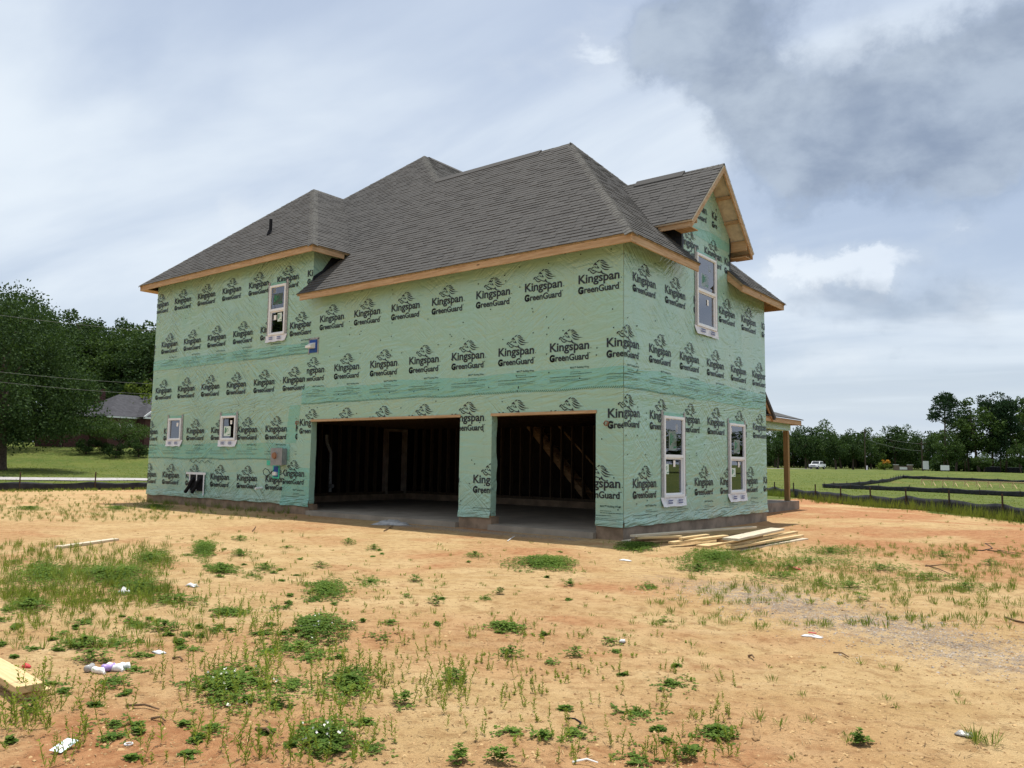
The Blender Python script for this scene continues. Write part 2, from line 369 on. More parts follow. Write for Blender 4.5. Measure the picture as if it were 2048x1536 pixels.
# --- slab and foundation
w_ = MB(); w_.box(-12.99, -.17, .15, 7.0, -.15, ZF)
for a, b in DOORS: w_.box(a+.004, b-.004, -.10, .15, -.15, ZF)
H(w_, 'garage_slab', 'concrete')
w_ = MB(); w_.box(XL+.16, -13.0, .31, 12.8, -.1, .3); w_.box(-13.0, -.17, 7.0, 7.6, -.1, .3); w_.box(-13, -6.2, 7.6, 12.8, -.1, .3); H(w_, 'house_slab', 'stem')
w_ = MB(); w_.box(XL, DOORS[0][0], .02, .3, -.3, .26); H(w_, 'foundation', 'stem')
w_ = MB(); w_.box(DOORS[0][1], DOORS[1][0], .018, .3, -.3, .26); H(w_, 'foundation', 'stem')
w_ = MB(); w_.box(DOORS[1][1], -.02, .018, .3, -.3, .26); H(w_, 'foundation', 'stem')
w_ = MB(); w_.box(-.3, -.016, .302, WID, -.3, .26); w_.box(-.0195, -.016, .02, .302, -.3, .26); H(w_, 'foundation', 'stem_grey')
w_ = MB(); w_.box(-6, -.3, WID-.2, WID, -.3, .26); w_.box(XL, XL+.2, .3, 13, -.3, .26); H(w_, 'foundation', 'stem')

# --- building wrap, roll by roll. garage rolls lap over the left-hand rolls along a wandering edge
EDGE = [(-10.0, 6.1), (-10.0, 4.42), (-10.16, 3.75), (-10.33, 3.03), (-10.42, 2.3), (-10.51, 1.74), (-10.72, 1.25), (-11.0, .92), (-11.07, .40)]
def edge_x(z):
    zs = [e[1] for e in EDGE][::-1]; xs = [e[0] for e in EDGE][::-1]; return float(np.interp(z, zs, xs))
def sheet(name, quads, y, m):
    o = MB()
    for a, b, c, d in quads: o.poly([(a, y, c), (b, y, c), (b, y, d), (a, y, d)])
    return o
ZU, ZS, ZC, ZE = 6.33, 3.03, 4.43, 1.45
sheets = {}
o = sheet('', rects(XL, XB, ZC, 7.62, L_H), .0, 0); sheets['C'] = H(o, 'wrap_sheet', 'wrap')
o = sheet('', rects(XL, -10.0, ZE, ZC, L_H), .0, 0); sheets['D'] = H(o, 'wrap_sheet', 'wrap')
o = sheet('', rects(XL, -10.4, .40, ZE, []), .0, 0); sheets['E'] = H(o, 'wrap_sheet', 'wrap')
o = sheet('', rects(-9.824, 0, ZS, ZU, []), -.005, 0)
o.poly([(-9.824, -.005, ZU), (XB, -.005, ZU)] + [(x, -.005, z) for x, z in EDGE if z >= ZS - .01 and z < 6.2] + [(-9.824, -.005, ZS)]); sheets['A'] = H(o, 'wrap_sheet', 'wrap')
o = sheet('', rects(-9.824, 0, .40, ZS, G_HOLES), -.005, 0)
o.poly([(-9.824, -.005, ZS)] + [(x, -.005, z) for x, z in EDGE if 1.2 < z <= ZS + .01] + [(-9.824, -.005, 1.25)]); sheets['B'] = H(o, 'wrap_sheet', 'wrap')
o = MB(); o.poly([(-9.824, -.0055, 1.25)] + [(x, -.0055, z) for x, z in EDGE if z <= 1.3] + [(-9.824, -.0055, .40)]); sheets['B2'] = H(o, 'wrap_sheet', 'lap')
o = MB()
for a, b, c, d in rects(0, WID, ZS, 6.30, R_H): o.poly([(.005, a, c), (.005, b, c), (.005, b, d), (.005, a, d)])
YD = 4.07; DW = 1.42                                  # dormer centre and half width of its wall
for a, b, c, d in rects(YD-DW, YD+DW, 6.30, 7.30, R_H): o.poly([(.005, a, c), (.005, b, c), (.005, b, d), (.005, a, d)])
o.poly([(.005, YD-DW, 7.30), (.005, YD+DW, 7.30), (.005, YD, 8.70)]); sheets['AR'] = H(o, 'wrap_sheet', 'wrap')
o = MB()
for a, b, c, d in rects(0, WID, .40, ZS, R_H): o.poly([(.005, a, c), (.005, b, c), (.005, b, d), (.005, a, d)])
sheets['BR'] = H(o, 'wrap_sheet', 'wrap')
# laps: two layers of film, so a deeper green
def wob(seed):
    r = np.random.default_rng(seed); k = r.uniform(.6, 4, 5); p = r.uniform(0, 7, 5); a = r.uniform(.2, 1, 5) / 3
    return lambda s: float((a * np.sin(k * s + p)).sum())
def lap_strip(x0, x1, z0, z1, wall, seed, parent):
    f, g = wob(seed), wob(seed + 50); o = MB(); n = max(2, int((x1 - x0) / .25))
    for i in range(n):
        a, b = x0 + (x1-x0)*i/n, x0 + (x1-x0)*(i+1)/n
        q = [(a, z0 + .03*f(a)), (b, z0 + .03*f(b)), (b, z1 + .05*g(b)), (a, z1 + .05*g(a))]
        o.poly([(s, -.009, z) if wall == 'g' else (.009, s, z) for s, z in q])
    return H(o, 'wrap_lap', 'lap', parent)
lap_strip(-10.30, 0, 3.02, 3.46, 'g', 1, sheets['A']); lap_strip(0, WID, 3.02, 3.46, 'r', 1, sheets['AR'])
lap_strip(XL, -10.02, 4.44, 4.76, 'g', 3, sheets['C']); lap_strip(XL, -10.75, 1.46, 1.92, 'g', 4, sheets['D'])
lap_strip(YD-DW+.01, YD+DW-.01, 6.95, 7.20, 'r', 5, sheets['AR'])
o = MB(); zz = np.linspace(3.0, 1.94, 6)
o.poly([(edge_x(z) - .012, -.0045, z) for z in zz] + [(edge_x(z) - .50, -.0045, z) for z in zz[::-1]], flip=True); H(o, 'wrap_lap', 'lap', sheets['D'])
# woven selvedge printed along each lap: short slanted dashes
def selvedge(x0, x1, z, wall, parent, seed):
    f = wob(seed); o = MB(); s = x0; y = .0115
    while s < x1 - .03:
        z0 = z + .03*f(s)
        for k in (0, 1):
            q = [(s + .018*k, z0 - .012 + .02*k), (s+.016 + .018*k, z0 - .012 + .02*k), (s+.032 + .018*k, z0 + .012 + .02*k), (s+.016 + .018*k, z0 + .012 + .02*k)]
            o.poly([(a, -y, b) if wall == 'g' else (y, a, b) for a, b in q])
        s += .052
    p = H(o, 'selvedge_print', 'ink_faint', parent); p['kind'] = 'stuff'
selvedge(-10.3, 0, 3.03, 'g', sheets['A'], 1); selvedge(0, 3.3, 3.03, 'r', sheets['AR'], 1)
selvedge(-13.2, -10.05, 4.45, 'g', sheets['C'], 3); selvedge(XL+.02, -10.8, 1.46, 'g', sheets['D'], 4)
# loose bottom hem
def hem(x0, x1, wall, seed, m='wrap', zb=.235, parent=None):
    f, g, h = wob(seed), wob(seed+9), wob(seed+20); n = max(3, int((x1-x0)/.06)); V = []; F = []
    for i in range(n+1):
        s = x0 + (x1-x0)*i/n
        for z, y in ((.41, .006), (.345, .012 + .010*(f(2*s)+.6)), (.29, .022 + .020*(g(3*s)+.5)), (zb + .022*h(1.7*s), .016 + .026*(g(2.4*s)+.4))):
            y = max(y, .006); V.append((s, -y, z) if wall == 'g' else (y, s, z))
    for i in range(n):
        for k in range(3):
            q = [i*4+k, i*4+k+1, (i+1)*4+k+1, (i+1)*4+k]; F.append(q if wall == 'g' else q)
    link('wrap_hem', fast_mesh('wrap_hem', V, F, M[m], True), parent or HOUSE)
hem(XL, -11.05, 'g', 31, parent=sheets['E']); hem(-11.07, DOORS[0][0]+.002, 'g', 32, 'lap', .20, sheets['B2'])
hem(DOORS[0][1], DOORS[1][0], 'g', 33, parent=sheets['B']); hem(DOORS[1][1], .008, 'g', 34, parent=sheets['B']); hem(0, WID, 'r', 35, parent=sheets['BR'])
# wrap folded into the door reveals
for (a, b) in DOORS:
    for x in (a, b):
        o = MB(); sg = 1 if x == a else -1; f = wob(int(abs(x)*10)); n = 22
        for i in range(n):
            z0, z1 = .28 + (2.54-.28)*i/n, .28 + (2.54-.28)*(i+1)/n
            e0, e1 = .175 + .03*f(z0*4), .175 + .03*f(z1*4); k0, k1 = .012*abs(f(z0*6)), .012*abs(f(z1*6))
            o.poly([(x+sg*.003, -.006, z0), (x+sg*(.006+k0), e0, z0), (x+sg*(.006+k1), e1, z1), (x+sg*.003, -.006, z1)])
        H(o, 'door_reveal_wrap', 'wrap', sheets['B'])
    o = MB(); o.box(a-.02, b+.02, -.03, .16, ZH-.035, ZH+.025); H(o, 'door_header', 'fascia_x')
# left-block return above the garage roof, and membrane flashing where roofs die into walls
o = MB(); o.poly([(XB+.004, -.004, 5.9), (XB+.004, 1.6, 7.6), (XB+.004, -.004, 7.62)]); H(o, 'return_wall', 'wrap')
o = MB(); o.poly([(XB+.010, -.012, 5.95), (XB+.010, 1.0, 7.30), (XB+.010, .62, 7.30), (XB+.010, .30, 6.86), (XB+.010, -.012, 6.62)]); H(o, 'return_flashing', 'membrane')
o = MB(); o.poly([(XB-.04, -.011, 6.16), (XB+.012, -.011, 6.30), (XB+.012, -.011, 6.62), (XB-.03, -.011, 6.56)]); H(o, 'return_flashing', 'membrane')

# --- print on the wrap
LION = [[(.45,.416),(.48,.441),(.53,.453),(.52,.434),(.5,.42),(.48,.412)],
[(.52,.413),(.56,.441),(.6,.437),(.64,.405),(.7,.364),(.62,.401),(.59,.417),(.55,.416)],
[(.53,.392),(.59,.4),(.64,.381),(.7,.362),(.65,.364),(.6,.381),(.56,.381)],
[(.56,.366),(.62,.363),(.68,.341),(.76,.296),(.7,.303),(.64,.331),(.6,.349)],
[(.55,.351),(.6,.329),(.65,.302),(.72,.27),(.86,.251),(.74,.249),(.66,.264),(.61,.287),(.58,.314)],
[(.54,.323),(.57,.291),(.61,.258),(.67,.235),(.76,.219),(.7,.208),(.64,.216),(.6,.243),(.57,.275)],
[(.37,.355),(.38,.378),(.41,.399),(.45,.405),(.43,.38),(.46,.367),(.47,.344),(.43,.347),(.41,.361),(.39,.357),(.38,.338)],
[(.4,.33),(.43,.334),(.41,.317),(.44,.296),(.48,.285),(.46,.307),(.47,.33),(.5,.298),(.52,.267),(.45,.279),(.41,.296)],
[(.33,.289),(.34,.312),(.37,.322),(.39,.317),(.37,.307),(.35,.287)],
[(.23,.261),(.24,.288),(.28,.311),(.32,.293),(.33,.269),(.3,.286),(.28,.289),(.27,.272),(.25,.245)],
[(.27,.261),(.29,.261),(.33,.212),(.36,.194),(.4,.201),(.45,.204),(.41,.18),(.37,.169),(.32,.193)],
[(.29,.279),(.33,.271),(.38,.252),(.41,.234),(.46,.208),(.53,.191),(.55,.204),(.56,.23),(.58,.204),(.59,.18),(.62,.155),(.7,.129),(.6,.137),(.55,.171),(.51,.172),(.45,.197),(.4,.22),(.36,.232),(.33,.256)]]
def text_bm(bm, s, x, z, width, size, offset=0.0, capscale=1.0):
    c = bpy.data.curves.new('t', 'FONT'); c.body = s; c.size = size; c.offset = offset; c.resolution_u = 3; c.fill_mode = 'FRONT'
    o = bpy.data.objects.new('t', c); COL.objects.link(o); dg = bpy.context.evaluated_depsgraph_get()
    me = bpy.data.meshes.new_from_object(o.evaluated_get(dg)); bpy.data.objects.remove(o); bpy.data.curves.remove(c)
    xs = [v.co.x for v in me.vertices]; x0, x1 = min(xs), max(xs); k = width / (x1 - x0)
    for v in me.vertices: v.co = ((v.co.x - x0)*k + x, v.co.y*capscale + z, 0)
    bm.from_mesh(me); bpy.data.meshes.remove(me)
def disc(bm, x, z, r, n=8):
    bm.faces.new([bm.verts.new((x + r*math.cos(2*math.pi*i/n), z + r*math.sin(2*math.pi*i/n), 0)) for i in range(n)])
LOGO = bmesh.new()
text_bm(LOGO, 'Kingspan', 0, 0, 1.0, .262, .0062); disc(LOGO, 1.045, .012, .011)
text_bm(LOGO, 'GreenGuard', 0, -.215, .985, .196, .0055); disc(LOGO, 1.015, -.085, .012)
text_bm(LOGO, 'G', -.008, -.217, .125, .200, .012)
for sh in LION:
    f = LOGO.faces.new([LOGO.verts.new((x, z, 0)) for x, z in sh])
bmesh.ops.triangulate(LOGO, faces=LOGO.faces[:])
SMALL = bmesh.new()
text_bm(SMALL, 'MAX\u2122 Building Wrap', .53, -.392, .47, .052, .0012)
def bar(bm, x0, x1, z, h):
    bm.faces.new([bm.verts.new(q) for q in ((x0, z-h/2, 0), (x1, z-h/2, 0), (x1, z+h/2, 0), (x0, z+h/2, 0))])
for x0, x1, z, h in ((.53, .79, -.468, .012), (.53, 1.07, -.507, .012), (0, .79, -.561, .013), (0, 1.04, -.622, .008), (0, .98, -.652, .008)): 
    s = x0
    while s < x1: e = min(x1, s + random.uniform(.05, .16)); bar(SMALL, s, e, z, h * random.uniform(.75, 1.1)); s = e + .008
def bm_to_mesh(bm, name, m): me = bpy.data.meshes.new(name); bm.to_mesh(me); me.materials.append(m); return me
LOGO_ME, SMALL_ME = bm_to_mesh(LOGO, 'printed_logo', M['ink']), bm_to_mesh(SMALL, 'small_print', M['ink_faint'])
def cut(src, keep):
    """keep = list of regions; each region = list of (axis, sign, value) half planes in template coordinates"""
    out = bmesh.new(); tmp = bpy.data.meshes.new('tmp')
    for reg in keep:
        b = src.copy()
        for ax, sg, v in reg:
            no = [0, 0, 0]; no[ax] = sg
            co = [0, 0, 0]; co[ax] = v
            bmesh.ops.bisect_plane(b, geom=b.verts[:] + b.edges[:] + b.faces[:], plane_co=co, plane_no=no, clear_outer=True)
        b.to_mesh(tmp); out.from_mesh(tmp); b.free()
    bpy.data.meshes.remove(tmp); return out
MG = Matrix(((1,0,0,0),(0,0,-1,0),(0,1,0,0),(0,0,0,1)))      # template (x, z) -> wall facing -Y
MR = Matrix(((0,0,1,0),(1,0,0,0),(0,1,0,0),(0,0,0,1)))       # template (x, z) -> wall facing +X
def put_print(src, full, s, z, lo, hi, holes, parent, wall, ymax=.013):
    x0, x1 = (-.02, 1.09); z0, z1 = (-.67, .46)
    if s + x1 <= lo or s + x0 >= hi: return
    base = []
    if s + x0 < lo: base.append((0, -1, lo - s))
    if s + x1 > hi: base.append((0, 1, hi - s))
    hs = [h for h in holes if h[0] < s + x1 and h[1] > s + x0 and z + z0 < h[3] and z + z1 > h[2]]
    if not base and not hs: me = full
    else:
        regs = [base]
        for h in hs:
            new = []
            for r in regs:
                new += [r + [(0, 1, h[0]-s)], r + [(0, -1, h[1]-s)], r + [(0, -1, h[0]-s), (0, 1, h[1]-s), (1, -1, h[3]-z)]] + ([r + [(0, -1, h[0]-s), (0, 1, h[1]-s), (1, 1, h[2]-z)]] if h[2] > 0 else [])
            regs = new
        b = cut(src, regs)
        if not b.faces: b.free(); return
        me = bm_to_mesh(b, full.name, full.materials[0]); b.free()
    ob = link(full.name, me, parent)
    ob.matrix_local = Matrix.Translation((s, -ymax, z) if wall == 'g' else (ymax, s, z)) @ (MG if wall == 'g' else MR)
def row(k0, pitch, z, lo, hi, parent, wall, small=False, holes=()):
    k = math.floor((lo - k0) / pitch) - 1
    while k0 + k*pitch < hi:
        s = k0 + k*pitch
        put_print(LOGO, LOGO_ME, s, z, lo, hi, holes, parent, wall)
        if small: put_print(SMALL, SMALL_ME, s, z, lo, hi, holes, parent, wall)
        k += 1
gh = [(a, b, -1, ZH+.03) for a, b in DOORS]; lh = [(a-.09, b+.09, c-.16, d) for a, b, c, d in L_WIN]; rh = [(a-.09, b+.09, c-.16, d) for a, b, c, d in R_WIN]
row(-1.09, 1.4215, 5.27, -9.95, 0, sheets['A'], 'g'); row(.36, 1.452, 5.28, 0, WID, sheets['AR'], 'r', False, rh)
# the logo that turns the corner is cut there and carried on round it
row(-.39, 1.4245, 3.87, edge_x(3.87)+.02, 0, sheets['A'], 'g', True); row(-.39, 1.454, 3.87, 0, WID, sheets['AR'], 'r', True, rh)
row(-.36, 1.4245, 2.42, edge_x(2.45)+.02, 0, sheets['B'], 'g', False, gh); row(-.36, 1.445, 2.45, 0, WID, sheets['BR'], 'r', False, rh)
row(.36-1.4265, 1.4265, 1.01, -11.0, 0, sheets['B'], 'g', True, gh); row(.36, 1.442, 1.01, 0, WID, sheets['BR'], 'r', True, rh)
row(-17.33, 1.418, 6.64, XL, XB, sheets['C'], 'g', False, lh); row(-18.03, 1.414, 5.21, XL, XB, sheets['C'], 'g', True, lh)
row(-18.25, 1.414, 3.65, XL, edge_x(3.7), sheets['D'], 'g', False, lh); row(-17.57, 1.413, 2.265, XL, edge_x(2.3), sheets['D'], 'g', True, lh)
row(-17.5, 1.421, .83, XL, edge_x(.8), sheets['E'], 'g')
# dormer gable: one roll, cut to the gable
for s, z in ((2.55, 6.60), (3.90, 6.62), (5.1, 6.60), (3.03, 7.62), (4.35, 7.62)):
    top = lambda q: 8.55 - abs(q - YD)
    lo, hi = max(YD-DW+.02, YD-(8.55-z)+.3), min(YD+DW-.02, YD+(8.55-z)-.35)
    put_print(LOGO, LOGO_ME, s, z, lo, hi, rh, sheets['AR'], 'r')
# cap staples
def staples(pts, wall, parent):
    o = MB()
    for s, z in pts:
        c = [(s + .016*math.cos(t), z + .016*math.sin(t)) for t in (0, 1.05, 2.1, 3.14, 4.19, 5.24)]
        o.poly([(a, -.0155, b) if wall == 'g' else (.0155, a, b) for a, b in c])
    p = H(o, 'cap_staple', 'black', parent); p['kind'] = 'stuff'
P_ = [(-(.25 + .405*random.randint(0, 24)) + random.uniform(-.04, .04), random.uniform(2.7, 6.0)) for _ in range(95)] + [(random.uniform(-.6, -.05), random.uniform(.4, 2.5)) for _ in range(10)] + [(random.uniform(-4.3, -3.5), random.uniform(.4, 2.5)) for _ in range(8)]
staples([p for p in P_ if not any(a < p[0] < b and p[1] < ZH+.05 for a, b in DOORS)], 'g', sheets['A'])
staples([(XL + .3 + .405*random.randint(0, 19) + random.uniform(-.03, .03), random.uniform(.4, 7.2)) for _ in range(55)], 'g', sheets['C'])
staples([p for p in [(.12 + .405*random.randint(0, 18) + random.uniform(-.04, .04), random.uniform(.4, 5.9)) for _ in range(120)] if not any(a-.15 < p[0] < b+.15 and c-.3 < p[1] < d+.1 for a, b, c, d in R_WIN)], 'r', sheets['AR'])
LOGO.free(); SMALL.free()
# ================================================================== roof
PM = .986; E0 = 6.04; OV = .45
APEX_G = (-3.92, 3.921); APEX_M = (-11.73, 6.06); APEX_L = (-14.24, 3.17)
FOOT = (-9.02, 3.921)
pl_G = (0, PM, E0 + PM*OV)                       # z = gx*x + gy*y + c
pl_R = (-PM, 0, E0 + PM*OV)
pl_B = (0, -PM, E0 + PM*(WID + OV))
zM = pl_G[1]*APEX_M[1] + pl_G[2]
gmr = (zM - (pl_G[1]*FOOT[1] + pl_G[2])) / (FOOT[0] - APEX_M[0])
pl_MR = (-gmr, 0, zM + gmr*APEX_M[0]); pl_ML = (.65, 0, zM - .65*APEX_M[0])
ZL = 7.38; pl_LF = (0, .975, ZL + .975*OV); zA = pl_LF[1]*APEX_L[1] + pl_LF[2]
gl_ = (zA - ZL) / (-9.5 - APEX_L[0]); pl_LR = (-gl_, 0, zA + gl_*APEX_L[0]); pl_LL = (gl_, 0, zA - gl_*APEX_L[0])
ZD = 8.83; YD = 4.07; pl_DL = (0, 1.0, ZD - YD); pl_DR = (0, -1.0, ZD + YD)
def pz(p, x, y): return p[0]*x + p[1]*y + p[2]
def frame(p):
    gx, gy, _ = p; n = np.array([-gx, -gy, 1.0]); n /= np.linalg.norm(n)
    b = np.array([gx, gy, gx*gx + gy*gy]); b /= np.linalg.norm(b); a = np.cross(b, n); return a, b, n
def sh_clip(subj, quad):
    """Sutherland-Hodgman: polygon subj against axis-aligned rect quad=(a0,a1,b0,b1)"""
    for ax, sg, v in ((0, 1, quad[0]), (0, -1, quad[1]), (1, 1, quad[2]), (1, -1, quad[3])):
        out = []; n = len(subj)
        for i in range(n):
            p, q = subj[i], subj[(i+1) % n]; dp, dq = sg*(p[ax]-v), sg*(q[ax]-v)
            if dp >= 0: out.append(p)
            if (dp >= 0) != (dq >= 0):
                t = dp / (dp - dq); out.append((p[0]+t*(q[0]-p[0]), p[1]+t*(q[1]-p[1])))
        subj = out
        if len(subj) < 3: return []
    return subj
EXPO = .142; TABW = (.19, .25, .30, .36); TABT = (.010, .017)
def tab_mesh(w_, t_):
    o = MB(); g = .003
    top = [(g, 0, t_), (w_-g, 0, t_), (w_-g, EXPO+.02, .002), (g, EXPO+.02, .002)]
    bot = [(g, 0, -.004), (w_-g, 0, -.004), (w_-g, EXPO+.02, -.004), (g, EXPO+.02, -.004)]
    o.v = top + bot; o.f = [[0,1,2,3],[4,5,1,0],[5,6,2,1],[7,4,0,3]]
    return o.mesh('shingle', M['shingle'])
TABS = {(i, j): tab_mesh(wd, tt) for i, wd in enumerate(TABW) for j, tt in enumerate(TABT)}
tab_list = []; FV = []; FF = []
ROOF_MAIN = None
def roof_face(poly, p, name='roof', shingles=True, thick=.06, under='deck_under'):
    """deck slab plus shingle courses for one slope; poly in plan (x, y)"""
    a, b, n = frame(p); P0 = np.array([poly[0][0], poly[0][1], pz(p, *poly[0])])
    pts = [np.array([x, y, pz(p, x, y)]) for x, y in poly]
    nrm = np.zeros(3)
    for i in range(len(pts)): nrm += np.cross(pts[i]-P0, pts[(i+1) % len(pts)]-P0)
    if nrm[2] < 0: pts = pts[::-1]
    o = MB(); o.prism([q - n*(thick+.004) for q in pts], n*thick); d = H(o, name, under)
    if not shingles: return d
    uv = [((q-P0) @ a, (q-P0) @ b) for q in pts]; b0 = min(q[1] for q in uv); b1 = max(q[1] for q in uv); a0 = min(q[0] for q in uv); a1 = max(q[0] for q in uv)
    k = 0
    while b0 + k*EXPO < b1:
        c0 = b0 + k*EXPO - .012; s = a0 - random.uniform(0, .4)
        while s < a1:
            wi = random.randrange(4); ti = 0 if random.random() < .55 else 1; wd = TABW[wi]
            cl = sh_clip(uv, (s, s+wd, c0 if k else c0 - .01, c0+EXPO+.02))
            if len(cl) >= 3:
                area = abs(sum(cl[i][0]*cl[(i+1) % len(cl)][1] - cl[(i+1) % len(cl)][0]*cl[i][1] for i in range(len(cl)))) / 2
                full = area > .995 * wd * (EXPO + .02) and k > 0
                if area > 2e-4: tab_list.append((d, P0, a, b, n, s, c0, wi, ti, cl, full))
            s += wd
        k += 1
    return d
G_POLY = [(-10.14, -OV), (OV, -OV), APEX_G, FOOT, APEX_M, (-14.24, 4.46), (-9.5, .90), (-9.75, .70), (-9.985, .12)]
rG = roof_face(G_POLY, pl_G)
rR = roof_face([(OV, -OV), (OV, 2.70), (.0, 2.72), (0.0, YD-1.3), (-2.39, YD), (0.0, YD+1.3), (0.0, 5.28), (OV, 5.22), (OV, WID+OV), APEX_G], pl_R)
roof_face([(OV, WID+OV), (-6.0, WID+OV), (-6.0, 6.6), FOOT, APEX_G], pl_B, shingles=False)
rMR = roof_face([APEX_M, FOOT, (-5.3, 6.85), (-5.3, 13.5), (-11.73, 9.6)], pl_MR)
roof_face([APEX_M, (-11.73, 9.6), (-18.95, 13.5), (-18.95, 1.4)], pl_ML, shingles=False)
rLF = roof_face([(-18.95, -OV), (-9.5, -OV), APEX_L], pl_LF)
rLR = roof_face([(-9.5, -OV), (-9.5, .93), (-14.24, 4.50), APEX_L], pl_LR)
roof_face([(-18.95, -OV), APEX_L, (-14.24, 4.5), (-18.95, 4.5)], pl_LL, shingles=False)
rDL = roof_face([(.47, YD-1.86), (.47, YD), (-2.42, YD), (-.52, YD-1.86)], pl_DL, thick=.04, under='deck_pale')
rDR = roof_face([(.47, YD+1.86), (.47, YD), (-2.42, YD), (-.52, YD+1.86)], pl_DR, thick=.04, under='deck_pale')
roof_face([(-18.95, 13.5), (-11.73, 9.6), (-5.3, 13.5)], (0, -(zM-7.3)/3.9, zM + (zM-7.3)/3.9*9.6), shingles=False)
roof_parent_kind = rG
# the 300 shingles that show largest become single pieces; the rest is one field
def tab_world(t):
    d, P0, a, b, n, s, c0, wi, ti, cl, full = t; return P0 + a*(s+.12) + b*(c0+.07)
def score(t):
    c = tab_world(t); v = CAM - c; D = np.linalg.norm(v); return (v @ t[4]) / D / D**2
cand = sorted([i for i, t in enumerate(tab_list) if t[10] and t[0] in (rG, rR, rDL)], key=lambda i: -score(tab_list[i]))[:300]
single = set(cand)
for i, (d, P0, a, b, n, s, c0, wi, ti, cl, full) in enumerate(tab_list):
    if i in single:
        q = P0 + a*s + b*c0 + n*.001
        ob = link('shingle', TABS[(wi, ti)], d)
        ob.matrix_local = Matrix(((a[0], b[0], n[0], q[0]), (a[1], b[1], n[1], q[1]), (a[2], b[2], n[2], q[2]), (0, 0, 0, 1)))
    else:
        tt = TABT[ti]; i0 = len(FV); m_ = len(cl)
        for (u, v_) in cl: h = tt * (1 - (v_-c0)/(EXPO+.02)) + .002; FV.append(tuple(P0 + a*u + b*v_ + n*(h+.001)))
        for (u, v_) in cl: FV.append(tuple(P0 + a*u + b*v_ - n*.004))
        FF.append(list(range(i0, i0+m_)))
        for k in range(m_): j = (k+1) % m_; FF.append([i0+m_+k, i0+m_+j, i0+j, i0+k])
sf = MB(); sf.v = FV; sf.f = FF; sf_o = H(sf, 'shingle_field', 'shingle'); sf_o['kind'] = 'stuff'
# hip and ridge caps, piece by piece
def caps(p_low, p_high, n1, n2, parent, wd=.155, name='hip_cap', keep=None):
    lo, hi = np.array(p_low, float), np.array(p_high, float); d = hi - lo; Ln = np.linalg.norm(d); d /= Ln
    sides = []
    for n in (n1, n2):
        sv = np.cross(d, n); sv /= np.linalg.norm(sv); sides.append(sv)
    if sides[0] @ np.array(n2) > 0: sides[0] = -sides[0]
    if sides[1] @ np.array(n1) > 0: sides[1] = -sides[1]
    up_ = (np.array(n1) + np.array(n2)); up_ /= np.linalg.norm(up_)
    # fold the sides slightly round so the cap is bent, not creased
    o = MB(); rows_ = []
    for (l, h) in ((0, .014), (.165, .006)):
        ring = []
        for sv, n in ((sides[0], n1), (sides[1], n2)):
            e = sv*wd + np.array(n)*(h*.8); mid = sv*wd*.30 + np.array(n)*(h+.004)
            ring.append((e, mid))
        rows_.append([d*l + ring[0][0], d*l + ring[0][1], d*l + up_*(h), d*l + ring[1][1], d*l + ring[1][0]])
    o.v = [tuple(q) for r in rows_ for q in r] + [tuple(q - up_*.022) for q in rows_[0]]
    o.f = [[k, k+1, 6+k, 5+k] for k in range(4)] + [[10+k, 11+k, k+1, k] for k in range(4)]
    me = o.mesh(name, M['cap'], False); k = 0
    while k*.140 < Ln - .10:
        link(name, me, parent, tuple(lo + d*(k*.140))); k += 1
def nn(p): return frame(p)[2]
def P3(p, xy): return (xy[0], xy[1], pz(p, *xy))
caps(P3(pl_G, (OV, -OV)), P3(pl_G, APEX_G), nn(pl_G), nn(pl_R), rG)
caps(P3(pl_R, (OV, WID+OV)), P3(pl_G, APEX_G), nn(pl_R), nn(pl_B), rR)
caps(P3(pl_LF, (-9.5, -OV)), P3(pl_LF, APEX_L), nn(pl_LF), nn(pl_LR), rLF)
caps(P3(pl_LF, (-18.95, -OV)), P3(pl_LF, APEX_L), nn(pl_LF), nn(pl_LL), rLF)
caps(P3(pl_G, FOOT), P3(pl_G, APEX_M), nn(pl_G), nn(pl_MR), rG)
caps(P3(pl_G, (-14.24, 4.46)), P3(pl_G, APEX_M), nn(pl_G), nn(pl_ML), rG)
caps(P3(pl_G, (-4.9, 3.921)), P3(pl_G, APEX_G), nn(pl_G), nn(pl_B), rG, name='ridge_cap')
caps(P3(pl_LR, (-14.24, 4.5)), P3(pl_LR, APEX_L), nn(pl_LR), nn(pl_LL), rLR, name='ridge_cap')
caps((.47, YD, ZD), (-.55, YD, ZD), nn(pl_DL), nn(pl_DR), rDL, wd=.13, name='ridge_cap')
caps((-2.0, YD, ZD), (-2.42, YD, ZD), nn(pl_DL), nn(pl_DR), rDL, wd=.13, name='ridge_cap')
def vent_strip(x0, x1, y, z, p, parent):
    o = MB(); s_ = p[1]
    o.prism([(x0, y-.17, z-.17*s_+.045), (x0, y, z+.055), (x0, y+.17, z-.17*s_+.045), (x0, y+.17, z-.17*s_+.012), (x0, y, z+.02), (x0, y-.17, z-.17*s_+.012)], (x1-x0, 0, 0))
    H(o, 'ridge_vent', 'shingle', parent)
vent_strip(-8.95, -4.95, 3.921, pz(pl_G, 0, 3.921), pl_G, rG); vent_strip(-1.95, -.58, YD, ZD, pl_DL, rDL)
o = MB(); o.prism([(-11.9, 6.3, zM+.012), (-11.73, 6.3, zM+.05), (-11.56, 6.3, zM-.1)], (0, 3.2, 0)); H(o, 'ridge_vent', 'shingle', rMR)
# plumbing vent on the left slope
vz = pz(pl_LF, -13.27, .80); o = MB(); o.tube([(-13.27, .80, vz-.1), (-13.27, .80, vz+.46)], .05, 12); H(o, 'plumbing_vent', 'black')
o = MB(); o.tube([(-13.27, .80, vz-.04), (-13.27, .78, vz+.10)], [.12, .055], 12); H(o, 'vent_boot', 'black')

